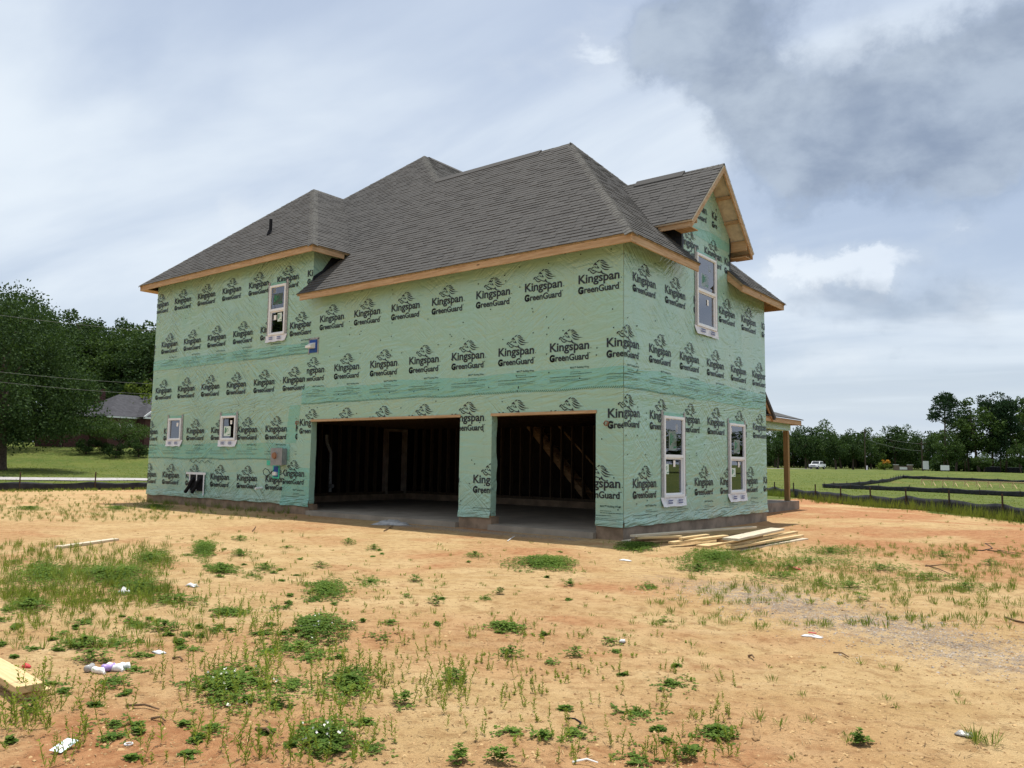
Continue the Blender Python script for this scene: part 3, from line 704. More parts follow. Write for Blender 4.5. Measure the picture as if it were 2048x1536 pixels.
# --- fascia boards
def board_x(x0, x1, y, z0, z1, m='fascia_x', th=.036, name='fascia_board'):
    o = MB(); o.box(x0, x1, y, y+th, z0, z1); return H(o, name, m)
def board_y(y0, y1, x, z0, z1, m='fascia_y', th=.036, name='fascia_board'):
    o = MB(); o.box(x-th, x, y0, y1, z0, z1); return H(o, name, m)
FZ0, FZ1 = 5.865, 6.015
xs = [-10.03, -6.3, -2.9, .384]
for i in range(3): board_x(xs[i] + .003, xs[i+1], -.42, FZ0, FZ1)
board_y(-.42, 2.67, .42, FZ0, FZ1); board_y(5.25, WID+.42, .42, FZ0, FZ1)
o = MB(); o.prism([(.012, 5.25, FZ0+.33), (.384, 5.25, FZ0), (.384, 5.25, FZ1), (.012, 5.25, FZ1+.36)], (0, .036, 0)); H(o, 'fascia_board', 'fascia_x')
o = MB(); o.box(.0, .384, WID+.384, WID+.42, FZ0, FZ1); H(o, 'fascia_board', 'fascia_x'); o = MB(); o.box(-6, .0, WID+.384, WID+.42, FZ0, FZ1); H(o, 'fascia_board', 'fascia_x')
LZ0, LZ1 = 7.205, 7.355
for i, (a, b_) in enumerate(((-18.92, -15.2), (-15.2, -12.1), (-12.1, -9.576))): board_x(a + (.003 if i else 0), b_, -.42, LZ0, LZ1)
board_y(-.42, .70, -9.54, LZ0, LZ1); board_y(-.384, 4.0, -18.884, LZ0, LZ1)
o = MB(); o.box(XL, -18.884, -.38, 3.9, LZ0+.0, LZ0+.02); H(o, 'soffit_board', 'fascia_y')
# dormer trim
def rake(sgn):
    o = MB(); y1 = YD + sgn*1.80
    o.prism([(.42, YD, ZD-.055), (.42, y1, ZD-1.80-.055), (.42, y1, ZD-1.80-.215), (.42, YD, ZD-.215)], (.038, 0, 0)); H(o, 'rake_board', 'fascia_y')
rake(-1); rake(1)
for sgn in (-1, 1):
    o = MB(); y = YD + sgn*1.80; ya, yb = (y, y+.036) if sgn < 0 else (y-.036, y)
    o.box(-.40, .416, ya, yb, ZD-1.80-.20, ZD-1.80-.06); H(o, 'fascia_board', 'fascia_x')
for sgn in (-1, 1):
    for q in (.55, 1.05):
        o = MB(); y = YD + sgn*q; z = ZD - q - .075; o.box(.01, .418, y-.02, y+.02, z-.09, z-.01); H(o, 'lookout', 'fascia_x')
    o = MB(); o.box(.01, .418, *(sorted((YD+sgn*1.46, YD+sgn*1.50))), ZD-1.72-.12, ZD-1.50-.07); H(o, 'lookout', 'fascia_x')
    o = MB(); y0, y1 = sorted((YD+sgn*DW, YD+sgn*1.80)); o.box(.012, .418, y0, y1, ZD-1.80-.215, ZD-1.80-.195); H(o, 'soffit_board', 'fascia_y')
    o = MB(); yw = YD+sgn*DW; o.poly([(.0, yw, pz(pl_R, 0, 0)), (0, yw, ZD-DW-.06), (-(ZD-DW-pl_R[2])/PM, yw, ZD-DW-.06)]); H(o, 'dormer_cheek', 'membrane')
    o = MB(); o.poly([(.008, yw, 6.36), (.012, yw - sgn*.09, 6.36), (.012, yw - sgn*.06, 7.35), (.008, yw, 7.38)]); H(o, 'dormer_flashing', 'membrane')

# ================================================================== windows
MUL = {}
def window(x0, x1, z0, z1, wall, double=True, grid=True, stickers=()):
    wd, ht = x1-x0, z1-z0
    def put(mb, name, m, parent, smooth=False): return mb.build(name, M[m], parent, smooth)
    fr = MB(); f = .052
    fr.box(0, f, -.040, .07, 0, ht); fr.box(wd-f, wd, -.040, .07, 0, ht); fr.box(f, wd-f, -.040, .07, ht-f, ht); fr.box(f, wd-f, -.040, .07, 0, f)
    if double: fr.box(f, wd-f, -.028, .045, ht/2-.028, ht/2+.028)
    root = fr.build('window', M['vinyl'], HOUSE)
    root.location = (x0, -.005, z0) if wall == 'g' else (.005, x0, z0); root.rotation_euler = (0, 0, 0 if wall == 'g' else R(90))
    panes = [(f, wd-f, f, ht/2-.028, .022), (f, wd-f, ht/2+.028, ht-f, -.004)] if double else [(f, wd-f, f, ht-f, .01)]
    for i, (a, b, c, d, y) in enumerate(panes):
        s = MB(); q = .036 if (double and i == 0) else .014
        s.box(a, a+q, y-.018, y+.018, c, d); s.box(b-q, b, y-.018, y+.018, c, d); s.box(a+q, b-q, y-.018, y+.018, c, c+q); s.box(a+q, b-q, y-.018, y+.018, d-q, d)
        put(s, 'sash', 'vinyl', root)
        g = MB(); g.box(a+q, b-q, y-.002, y+.002, c+q, d-q); put(g, 'pane', 'glass', root)
        if grid:
            mb = MB(); mx = (a+b)/2; mz = (c+d)/2
            mb.box(mx-.009, mx+.009, y+.004, y+.012, c+q, d-q); mb.box(a+q, mx-.009, y+.004, y+.012, mz-.009, mz+.009); mb.box(mx+.009, b-q, y+.004, y+.012, mz-.009, mz+.009); put(mb, 'muntin', 'vinyl', root)
    for (sx, sz, sw, sh, kind) in stickers:
        y = .0 if sz > ht/2 else .016
        st = MB(); st.box(sx, sx+sw, y-.006 if double else .004, y-.0045 if double else .0055, sz, sz+sh); so_ = put(st, 'sticker', 'sticker' if kind else 'sticker_white', root)
        if kind:
            k = MB(); yy = y - .008 if double else .002
            for a, b, c, d in ((.12, .28, .25, .9), (.34, .44, .45, .8), (.44, .62, .7, .8), (.56, .64, .45, .7), (.2, .5, .38, .46), (.55, .92, .1, .22)):
                k.poly([(sx+a*sw, yy, sz+c*sh), (sx+b*sw, yy, sz+(c+.04)*sh), (sx+(b+.05)*sw, yy, sz+d*sh), (sx+(a+.05)*sw, yy, sz+(d-.03)*sh)])
            put(k, 'sticker_print', 'green_ink', root)
    tp = MB(); jr = random.Random(int(abs(x0)*100))
    for a, b in ((-.10, -.001), (wd+.001, wd+.10)):
        tp = MB(); tp.poly([(a + jr.uniform(-.01, .01), -.012, -.10), (b, -.012, -.10), (b, -.012, ht+.02), (b - .02, -.012, ht+.13), (a, -.012, ht+.10)])
        put(tp, 'flashing_tape', 'tape', root)
    tl = MB(); tl.poly([(-.0, -.0125, ht+.002), (wd, -.0125, ht+.002), (wd-.04, -.0125, ht+.075), (.04, -.0125, ht+.075)]); put(tl, 'head_lap', 'lap', root)
    fl = MB(); n = 10; V = []; F = []; f1 = wob(int(abs(x0)*37))
    xa, xb = -.14, wd+.12
    for i in range(n+1):
        u = i/n; x = xa + (xb-xa)*u
        for k, (z, y) in enumerate(((.0, -.012), (-.06, -.02), (-.13, -.035 - .012*f1(u*9)), (-.20 - .02*f1(u*5+2), -.05 - .03*(f1(u*7)+.3)))):
            V.append((x + (.02*k if u < .2 else (-.02*k if u > .8 else 0)), min(y, -.008), z))
    for i in range(n):
        for k in range(3): F.append([i*4+k, i*4+k+1, (i+1)*4+k+1, (i+1)*4+k])
    fo = link('sill_flashing', fast_mesh('sill_flashing', V, F, M['flap'], True), root)
    pr = MB()
    for a, b in ((.12, .34), (.62, .84)):
        for k in range(2): pr.poly([(a*wd, -.062, -.085-.05*k), (b*wd, -.062, -.085-.05*k), (b*wd, -.066, -.055-.05*k), (a*wd, -.066, -.055-.05*k)])
    put(pr, 'sill_print', 'blue_ink', root)
    return root
for (a, b, c, d), st in zip(R_WIN, (((.27, 1.02, .36, .42, 1), (.10, 1.66, .26, .06, 0), (.60, 1.44, .11, .17, 0), (.08, .50, .20, .22, 1), (.50, .66, .10, .14, 0)),
                                    ((.30, 1.02, .38, .34, 1), (.08, 1.50, .10, .16, 0), (.16, .42, .26, .22, 1), (.60, .66, .09, .14, 0)),
                                    ((.28, 1.00, .40, .32, 1), (.68, 1.42, .12, .17, 0), (.62, .58, .10, .14, 0)))):
    window(a, b, c, d, 'r', True, True, st)
window(*L_WIN[0], 'g', True, False, ((.15, .90, .46, .33, 1), (.13, 1.26, .14, .14, 0), (.38, .40, .20, .25, 1), (.20, .46, .12, .14, 0)))
window(*L_WIN[1], 'g', False, False, ((.46, .45, .10, .12, 0),)); window(*L_WIN[2], 'g', False, False, ((.14, .12, .36, .30, 1), (.46, .48, .10, .12, 0)))

# ================================================================== garage interior
sd_ = MB(); sd_.box(-.02, .02, -.07, .07, 0, 2.42); STUD = sd_.mesh('stud', M['stud'])
def stud(x, y, z, rot=0):
    q = link('stud', STUD, HOUSE, (x, y, z)); q.rotation_euler = (0, 0, rot); return q
x = -12.8
while x < -.3: stud(x, 7.08, .39); x += .406
y = 1.3
while y < 6.9:
    if not 5.75 < y < 6.85: stud(-13.06, y, .39, R(90))
    y += .406
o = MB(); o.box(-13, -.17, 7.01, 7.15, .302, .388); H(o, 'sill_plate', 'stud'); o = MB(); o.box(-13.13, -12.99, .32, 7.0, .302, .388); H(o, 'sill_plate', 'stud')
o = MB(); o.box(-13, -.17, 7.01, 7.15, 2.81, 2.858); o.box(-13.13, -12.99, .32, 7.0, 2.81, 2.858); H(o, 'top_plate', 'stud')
o = MB(); o.box(-13.16, -12.97, 5.80, 5.90, .30, 2.62); o.box(-13.16, -12.97, 6.72, 6.82, .30, 2.62); o.box(-13.16, -12.97, 5.90, 6.72, 2.52, 2.62); H(o, 'door_frame', 'stem_grey')  # dull tone instead of white, garage shade put into the colour
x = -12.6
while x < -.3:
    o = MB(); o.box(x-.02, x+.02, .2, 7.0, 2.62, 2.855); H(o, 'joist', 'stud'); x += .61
o = MB(); o.tube([(-12.93, 3.05, 2.30), (-12.93, 3.08, 2.05), (-12.93, 3.26, 1.72), (-12.93, 3.28, .42)], .05, 10); H(o, 'drain_pipe', 'tape')  # grey instead of white so the pipe sinks into the painted-in shade
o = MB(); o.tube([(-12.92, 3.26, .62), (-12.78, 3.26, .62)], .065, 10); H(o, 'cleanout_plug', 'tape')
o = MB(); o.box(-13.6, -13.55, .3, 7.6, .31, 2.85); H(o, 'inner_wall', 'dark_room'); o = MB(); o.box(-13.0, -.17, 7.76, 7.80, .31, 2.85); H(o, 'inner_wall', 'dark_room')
# stair behind the studs; its dark wood colour stands in for garage shade
st0, st1 = np.array([-7.85, 7.5, 2.95]), np.array([-5.55, 7.5, .45])
for y in (7.25, 7.66):
    o = MB(); d = np.array([0, 0, .26]); o.prism([(st0[0], y, st0[2]-.05), (st0[0], y, st0[2]-.32), (st1[0], y, st1[2]-.14), (st1[0], y, st1[2]+.12)], (0, .038, 0)); H(o, 'stair_stringer', 'lumber_dark')
for k in range(12):
    u = (k+.5)/12; q = st0*(1-u) + st1*u; o = MB(); o.box(q[0]-.13, q[0]+.13, 7.22, 7.71, q[2]-.02, q[2]+.012); H(o, 'stair_tread', 'lumber_dark')
o = MB(); o.tube([(-6.9, 7.2, 3.0), (-5.1, 7.2, 1.35)], .03, 8); H(o, 'stair_rail', 'lumber_dark')

# ================================================================== wall fixtures (each its own part)
o = MB(); o.box(-10.02, -9.70, -.03, -.012, 4.44, 4.80); vp = H(o, 'vent_plate', 'blue')
o = MB(); o.prism([(-9.98, -.03, 4.72), (-9.98, -.20, 4.62), (-9.98, -.20, 4.56), (-9.98, -.03, 4.56)], (.22, 0, 0)); H(o, 'vent_hood', 'white_plastic', vp)
o = MB()
for a, b, c, d in ((-10.08, -10.03, 4.40, 4.84), (-9.69, -9.64, 4.40, 4.84), (-10.08, -9.62, 4.81, 4.86)): o.box(a, b, -.0145, -.0125, c, d)
H(o, 'vent_tape', 'tape', vp)
o = MB(); o.box(-11.36, -10.86, -.17, -.012, 1.32, 1.78); mb_ = H(o, 'meter_box', 'steel')
o = MB(); o.box(-11.375, -10.845, -.185, -.171, 1.305, 1.795); H(o, 'meter_box_lid', 'steel', mb_)
o = MB(); o.tube([(-11.17, -.19, 1.58), (-11.17, -.235, 1.58)], [.10, .085], 16); H(o, 'meter_socket', 'meter', mb_)
o = MB(); o.tube([(-11.17, -.185, 1.58), (-11.17, -.195, 1.58)], .125, 18); H(o, 'meter_ring', 'steel', mb_)
o = MB(); o.box(-11.42, -11.22, -.025, -.013, .98, 1.28); bx = H(o, 'outlet_panel', 'blue'); bx['label'] = 'dark blue outlet flashing panel below the meter box'
o = MB(); o.box(-11.40, -11.24, -.09, -.025, 1.02, 1.12); H(o, 'outlet_box', 'white_plastic', bx)
o = MB(); o.box(-11.48, -11.16, -.0165, -.0135, .93, 1.33); o.box(-11.78, -11.40, -.0155, -.0135, 1.30, 1.44); H(o, 'seam_tape', 'teal_tape', bx)
o = MB(); o.tube([(-11.30, -.10, 1.18), (-11.42, -.16, 1.05), (-11.60, -.13, .99), (-11.74, -.12, 1.04), (-11.78, -.13, 1.14), (-11.68, -.13, 1.21), (-11.54, -.12, 1.17), (-11.46, -.12, 1.08)], .010, 6); H(o, 'cable', 'black', bx)
for sx in (-15.72, -15.33):
    o = MB(); o.box(sx, sx+.33, -.05, -.012, .45, .95); lb = H(o, 'line_set_box', 'black')
    o = MB(); o.tube([(sx+.22, -.06, .85), (sx+.16, -.12, .74), (sx+.10, -.14, .58), (sx-.08, -.16, .40)], .055, 8); H(o, 'line_hose', 'black', lb)
o = MB()
for a, b, c, d in ((-15.98, -14.86, .96, 1.03), (-15.80, -15.735, .42, .96), (-14.985, -14.92, .32, .96), (-15.385, -15.335, .45, .96)): o.box(a, b, -.056, -.053, c, d)
H(o, 'line_box_tape', 'flap', lb)
o = MB(); o.tube([(-11.98, -.0, .64), (-11.98, -.22, .63)], .035, 10); H(o, 'pipe_stub', 'white_plastic')
for x, z in ((-10.40, 2.50), (-.37, 2.30)):
    o = MB(); pts = [(x + .055*math.cos(t*1.1)*(1-.02*t), -.03 - .004*t, z + .055*math.sin(t*1.1)) for t in range(18)]; o.tube(pts, .007, 5); H(o, 'wire_coil', 'meter')
o = MB(); o.tube([(-15.9 + .1*i, -.02 - .01*(i % 3), 1.37 + .05*math.sin(i*1.9)) for i in range(14)], .006, 5); H(o, 'loose_wire', 'black')

# ================================================================== front porch beyond the garage wing
o = MB(); o.box(-6.0, -1.35, 8.0, 14.6, -.3, .28); H(o, 'porch_slab', 'stem_grey')
o = MB(); o.box(-1.72, -1.56, 14.15, 14.31, .28, 2.72); H(o, 'porch_post', 'post')
o = MB(); o.box(-1.76, -1.52, 8.0, 14.35, 2.73, 2.97); H(o, 'porch_beam', 'wrap'); o = MB(); o.box(-6.2, -1.76, 14.12, 14.35, 2.73, 2.97); H(o, 'porch_beam', 'wrap')
o = MB(); o.box(-1.30, -1.26, 7.9, 14.72, 2.93, 3.09); H(o, 'fascia_board', 'fascia_y'); o = MB(); o.box(-6.2, -1.30, 14.68, 14.72, 2.93, 3.09); H(o, 'fascia_board', 'fascia_x')
o = MB(); o.prism([(-1.2, 7.85, 3.10), (-1.2, 14.78, 3.10), (-5.9, 14.78, 4.5), (-5.9, 7.85, 4.5)], (0, 0, .03)); H(o, 'porch_roof', 'shingle')
o = MB(); o.prism([(-1.22, 8.6, 3.08), (-1.22, 10.2, 4.45), (-1.22, 10.2, 4.28), (-1.22, 8.6, 2.92)], (-.04, 0, 0)); H(o, 'porch_rake_board', 'fascia_y')
o = MB(); o.prism([(-1.22, 11.8, 3.08), (-1.22, 10.2, 4.45), (-1.22, 10.2, 4.28), (-1.22, 11.8, 2.92)], (-.04, 0, 0)); H(o, 'porch_rake_board', 'fascia_y')
o = MB(); o.prism([(-1.15, 8.5, 3.05), (-1.15, 10.2, 4.50), (-1.15, 11.9, 3.05), (-1.15, 11.8, 2.98), (-1.15, 10.2, 4.42), (-1.15, 8.6, 2.98)], (-4.5, 0, 0)); H(o, 'porch_gable_roof', 'shingle')
# ================================================================== terrain
def _hash(ix, iy, seed):
    h = (ix.astype(np.int64) * 374761393 + iy.astype(np.int64) * 668265263 + seed * 974634) & 0xFFFFFFFF
    h = ((h ^ (h >> 13)) * 1274126177) & 0xFFFFFFFF; h = (h ^ (h >> 16)) & 0xFFFFFFFF
    return h / 4294967295.0
def vnoise(x, y, s, seed=0):
    x = np.asarray(x, float) * s; y = np.asarray(y, float) * s; ix, iy = np.floor(x), np.floor(y); fx, fy = x-ix, y-iy
    fx = fx*fx*(3-2*fx); fy = fy*fy*(3-2*fy)
    a, b, c, d = _hash(ix, iy, seed), _hash(ix+1, iy, seed), _hash(ix, iy+1, seed), _hash(ix+1, iy+1, seed)
    return (a*(1-fx)+b*fx)*(1-fy) + (c*(1-fx)+d*fx)*fy
def fbm(x, y, s, seed=0, o=4):
    r = 0; a = .5
    for k in range(o): r = r + a*vnoise(x, y, s*2**k, seed+k*17); a *= .5
    return r / (1 - .5**o)
def sstep(x, a, b): t = np.clip((x-a)/(b-a), 0, 1); return t*t*(3-2*t)
CTRL = [(x, y, 0.0) for x in range(-24, 17, 8) for y in range(-24, 17, 8)] + [
 (-30,4,-.10),(-30,-8,-.1),(-35,4,-.3),(-34,-8,-.3),(-33.1,7.6,-.25),(-36.9,2.2,-.39),(-48,6.1,.0),(-43,12.7,.08),(-59,10.3,.46),(-87.7,29.7,2.46),(-82.4,33.8,2.56),
 (-110,40,3.6),(-75,-10,1.0),(-130,0,3),(-70,60,1.8),(-120,90,4),(-60,-40,.6),(-2.2,24,-.22),(5.3,14.6,-.15),(14,6,-.12),(20,-5,-.1),(-10,22,-.2),(-22,85,-1.1),(-.4,75,-1.06),(10,50,-.9),
 (-10,45,-.75),(-30,50,-.5),(-22,128,-.31),(-4.3,117,-.55),(-51.8,181,.81),(-18.4,201,.02),(-27.3,175,1.0),(-22.3,166,.78),(-60,120,.2),(-60,220,.9),(20,220,0),(30,150,-.5),(-120,200,2.5),
 (0,300,1.2),(-200,200,5),(-100,300,3),(40,-40,0),(-20,-60,0),(60,60,-.5),(-200,0,5),(300,300,0),(-300,-300,2),(300,-300,0),(-400,400,6),(900,900,0),(-900,900,6),(-900,-900,2),(900,-900,0)]
_C = np.array(CTRL, float)
def ground_base(x, y):
    x = np.atleast_1d(np.asarray(x, float)); y = np.atleast_1d(np.asarray(y, float)); out = np.empty(len(x))
    for i in range(0, len(x), 40000):
        X, Y = x[i:i+40000, None], y[i:i+40000, None]
        s2 = (4 + .10*np.hypot(X+6, Y-2))**2; d2 = (X-_C[:, 0])**2 + (Y-_C[:, 1])**2
        wt_ = 1 / (d2 + s2)**2.2; out[i:i+40000] = (wt_*_C[:, 2]).sum(1) / wt_.sum(1)
    return out
def d_right(x, y): return ((x+2.2)*9.4 + (y-24)*7.5) / 12.03
def d_left(x, y): return ((x+36.9)*-5.45 + (y-2.15)*3.8) / 6.64
def rough(x, y):
    D = np.hypot(x-CAM[0], y-CAM[1]); k = np.exp(-D/22)
    r = .045*(fbm(x, y, .45, 3, 3)-.5) + .035*(fbm(x, y, 1.6, 5, 3)-.5)*k + .036*(fbm(x, y, 5, 9, 3)-.5)*k + .012*(vnoise(x, y, 22, 12)-.5)*sstep(-D, -12, -4)
    # wheel ruts crossing the lot on the right
    u = (x*.80 + y*.60); v = (-x*.60 + y*.80)
    for c in (-9.1, -7.5): r = r - .045*np.exp(-((v-c-.25*np.sin(u*.3))/.20)**2)*sstep(x, 1.0, 3.0)
    near = sstep(-np.hypot(np.maximum(np.maximum(x-.2, -18.7-x), 0), np.maximum(np.maximum(-.3-y, y-13), 0)), -2.0, -.3)   # flat against the walls
    return r*(1-.8*near) + .20*np.exp(-((d_right(x, y)+4.5)/2.6)**2)*sstep(d_left(x, y), -15, -40) - .02
def ground_z(x, y):
    s = np.isscalar(x); r = ground_base(x, y) + rough(np.atleast_1d(np.asarray(x, float)), np.atleast_1d(np.asarray(y, float))); return float(r[0]) if s else r
# one sheet to the horizon, finer where things are near
rr = [.02, .3]
while rr[-1] < 90: rr.append(rr[-1]*1.0085 if rr[-1] > 2.2 else rr[-1]*1.06)
while rr[-1] < 3500: rr.append(rr[-1]*1.05)
rr = np.array(rr); h0 = math.atan2(.785, -.612)
aa = np.concatenate([np.linspace(R(-44), R(44), 400), np.linspace(R(44), R(316), 70)[1:-1]]); aa = h0 + aa
na, nr = len(aa), len(rr)
GX = CAM[0] + rr[:, None]*np.cos(aa); GY = CAM[1] + rr[:, None]*np.sin(aa); gx, gy = GX.ravel(), GY.ravel(); gz = ground_z(gx, gy)
idx = np.arange(nr*na).reshape(nr, na); nx = np.roll(idx, -1, 1)
F = np.stack([idx[:-1], idx[1:], nx[1:], nx[:-1]], -1).reshape(-1, 4)
# ground cover masks (what lies there, not how it is lit)
lotgrass = np.maximum(sstep(d_right(gx, gy) + 2.2*(fbm(gx, gy, .35, 21)-.5), -.6, .6), sstep(d_left(gx, gy) + 3*(fbm(gx, gy, .3, 22)-.5), -.8, 1.2))
lotgrass = np.maximum(lotgrass, sstep(gy + 3*(fbm(gx, gy, .3, 25)-.5), 16.5, 18.5)*sstep(-gx, 4, 8))
lot2 = sstep(-np.abs((gx+8) + (gy-100)*.10), -16, -10)*sstep(-np.abs(gy-100), -19, -13)*sstep(fbm(gx, gy, .16, 31), .45, .65)
def seg_d(x, y, a, b):
    a, b = np.array(a), np.array(b); ab = b-a; t = np.clip(((x-a[0])*ab[0] + (y-a[1])*ab[1])/(ab@ab), 0, 1); return np.hypot(x-a[0]-t*ab[0], y-a[1]-t*ab[1])
ga, gb, gc = gp(1450, 1175)[:2], gp(1760, 1245)[:2], gp(2060, 1315)[:2]
gdist = np.minimum(seg_d(gx, gy, ga, gb), seg_d(gx, gy, gb, gc)) + .55*(fbm(gx, gy, 1.3, 41)-.5)
gravel = .85*sstep(-gdist, -.95, -.10)
gd2 = seg_d(gx, gy, (-6.0, -.62), (-.9, -.55)) + .5*(fbm(gx, gy, 2, 43)-.5); gravel = np.maximum(gravel, .9*sstep(-gd2, -.42, -.05))
ptc = fbm(gx, gy, .7, 47); gravel = np.maximum(gravel, .55*sstep(ptc, .60, .72)*sstep(-np.hypot(gx-5.0, gy+5.0), -3.6, -1.0))
clay = np.clip(.50*sstep(fbm(gx, gy, .30, 51), .54, .74) + .95*sstep(gx*.8 + gy*.6, 2.6, 6.5)*sstep(gy, -3.0, .5)*sstep(fbm(gx, gy, .5, 57), .25, .55) + .65*sstep(-np.hypot(gx-4.2, gy+11.9), -1.5, -.3) + .45*sstep(fbm(gx, gy, 1.1, 55), .55, .75), 0, 1)
clay = np.clip(clay + .45*sstep(-np.hypot(gx-6.3, gy+9.6), -1.6, -.3), 0, 1)
gme = fast_mesh('ground', np.stack([gx, gy, gz], 1), F, None, True)
for nm, arr in (('grass', np.maximum(lotgrass*(1-.40*lot2), 0)), ('gravel', gravel), ('clay', np.maximum(clay, lot2))):
    at_ = gme.attributes.new(nm, 'FLOAT', 'POINT'); at_.data.foreach_set('value', arr.astype(np.float32))
m = mat('site_soil', (.4, .3, .2), .95, .15); t, b = pnodes(m)
pos = t.n('ShaderNodeNewGeometry').outputs['Position']
def attr(n_): return t.n('ShaderNodeAttribute', attribute_name=n_).outputs['Fac']
px_, py_, pz_ = t.xyz(pos)
u_ = t.math('ADD', t.math('MULTIPLY', px_, .80), t.math('MULTIPLY', py_, .60)); v_ = t.math('SUBTRACT', t.math('MULTIPLY', py_, .80), t.math('MULTIPLY', px_, .60))
streak = t.noise(t.vec(t.math('MULTIPLY', u_, .35), t.math('MULTIPLY', v_, 3.2), 0.0), 1.6, 5, .62)
n1 = t.noise(pos, 1.1, 6, .62); n2 = t.noise(pos, 7.5, 6, .68); n3 = t.noise(pos, 42, 4, .72); n4 = t.noise(pos, 150, 2, .6)
sand = t.mix(t.ramp(n1, .32, .68), (.450, .297, .135), (.548, .390, .198))
sand = t.mix(t.math('MULTIPLY', t.ramp(n2, .44, .70), .85), sand, (.315, .185, .08))
sand = t.mix(t.math('MULTIPLY', t.ramp(streak, .50, .70), .55), sand, (.575, .42, .23))
clayc = t.mix(t.ramp(n2, .35, .7), (.44, .225, .105), (.30, .13, .055))
ck = t.math('MULTIPLY', attr('clay'), t.ramp(t.math('ADD', n1, t.math('MULTIPLY', n2, .4)), .38, .70, .35, 1.0))
col = t.mix(ck, sand, clayc)
col = t.mix(t.math('MULTIPLY', t.math('MULTIPLY', t.ramp(n3, .54, .68), t.ramp(t.noise(pos, .8, 4, .6), .36, .62, .15, 1.0)), .75), col, (.20, .12, .06))          # crumbs of darker soil
col = t.mix(t.math('MULTIPLY', t.ramp(n3, .34, .22), .35), col, (.68, .54, .35))
vo = t.n('ShaderNodeTexVoronoi', {'Vector': pos, 'Scale': 46.0}); vr = t.xyz(vo.outputs['Color'])[0]
grv = t.mix(vr, (.22, .18, .15), (.42, .36, .30)); grv = t.mix(t.ramp(vo.outputs['Distance'], .35, .75), grv, (.30, .21, .13))
gk = t.math('MULTIPLY', attr('gravel'), t.ramp(n2, .30, .62)); col = t.mix(gk, col, grv)
gn = t.noise(t.vm('MULTIPLY', pos, (.6, .6, .6)), .5, 5, .6); gn2 = t.noise(pos, 2.6, 5, .7)
grs = t.mix(t.ramp(gn, .3, .7), (.060, .095, .016), (.105, .130, .025)); grs = t.mix(t.math('MULTIPLY', t.ramp(gn2, .42, .72), .55), grs, (.165, .145, .05))
col = t.mix(t.ramp(t.math('ADD', attr('grass'), t.math('MULTIPLY', t.math('SUBTRACT', gn2, .5), .7)), .35, .65), col, grs)
t.set(b.inputs['Base Color'], col)
hgt = t.math('ADD', t.math('MULTIPLY', n2, .55), t.math('ADD', t.math('MULTIPLY', n3, .30), t.math('MULTIPLY', n4, .10)))
hgt = t.math('ADD', hgt, t.math('MULTIPLY', t.math('MULTIPLY', gk, vo.outputs['Distance']), -.35))
t.set(b.inputs['Normal'], t.n('ShaderNodeBump', {'Height': hgt, 'Strength': 1.0, 'Distance': .085}).outputs[0])
gme.materials.append(m); GROUND = link('ground', gme); tag(GROUND, 'bare orange clay building lot running into rough grass', 'ground', kind='structure')

# ================================================================== plants: leaf batches
def leaf_mat(name, c0, c1, trans=.35, rough=.75):
    m = mat(name, c0, rough, .12); t, b = pnodes(m); g = t.n('ShaderNodeNewGeometry')
    r = t.math('FRACT', t.math('ADD', g.outputs['Random Per Island'], t.n('ShaderNodeObjectInfo').outputs['Random']))
    nz = t.noise(g.outputs['Position'], .9, 3, .5)
    c = t.mix(r, c0, c1); c = t.mix(t.math('MULTIPLY', t.ramp(nz, .35, .65), .4), c, tuple(q*.62 for q in c0)); t.set(b.inputs['Base Color'], c)
    tl = t.n('ShaderNodeBsdfTranslucent', {'Color': t.mix(.5, c, (c1[0]*1.4, c1[1]*1.5, c1[2]*.7))}); out = m.node_tree.nodes['Material Output']
    mx = t.n('ShaderNodeMixShader', {0: trans, 1: b.outputs[0], 2: tl.outputs[0]}); t.set(out.inputs['Surface'], mx.outputs[0]); return m
M['clover'] = leaf_mat('clover_leaf', (.060, .125, .020), (.155, .225, .036), .3)
M['weed'] = leaf_mat('weed_leaf', (.140, .205, .026), (.29, .34, .062), .38)
M['blade'] = leaf_mat('grass_blade', (.095, .155, .020), (.225, .255, .06), .35)
M['flower'] = mat('clover_flower', (.75, .72, .65), .8)
def norm(v): return v / (np.linalg.norm(v, axis=-1, keepdims=True) + 1e-9)
class Leaves:
    def __init__(s): s.V = []; s.n = 0
    def add(s, base, d, side, ln, wd, bend=0.0):
        """diamond leaves: base (N,3), direction, side vector, length, width"""
        base = np.asarray(base, float); d = norm(np.asarray(d, float)); sd = np.asarray(side, float); sd = norm(sd - d*(sd*d).sum(-1, keepdims=True))
        ln = np.broadcast_to(np.asarray(ln, float), (len(base),))[:, None]; wd = np.broadcast_to(np.asarray(wd, float), (len(base),))[:, None]
        mid = base + d*ln*.5; tip = base + d*ln; tip = tip - np.array([0, 0, 1.0])*(ln*bend)
        s.V.append(np.stack([base, mid + sd*wd*.5, tip, mid - sd*wd*.5], 1).reshape(-1, 3)); s.n += len(base)
    def mesh(s, name, m):
        V = np.concatenate(s.V); F = np.arange(len(V)).reshape(-1, 4); return fast_mesh(name, V, F, m)
def rdir(n, zlo=-1, zhi=1):
    z = rng.uniform(zlo, zhi, n); a = rng.uniform(0, 2*math.pi, n); q = np.sqrt(1-np.clip(z, -1, 1)**2); return np.stack([q*np.cos(a), q*np.sin(a), z], 1)
def px_ground(px, py):
    p = gp(px, py); z = ground_z(float(p[0]), float(p[1])); p = gp(px, py, z); return float(p[0]), float(p[1])
def patch_frame(px, py, hw, hh):
    c = px_ground(px, py); e = px_ground(px + hw, py); n_ = px_ground(px, py - hh); return np.array(c), np.array(e)-np.array(c), np.array(n_)-np.array(c)
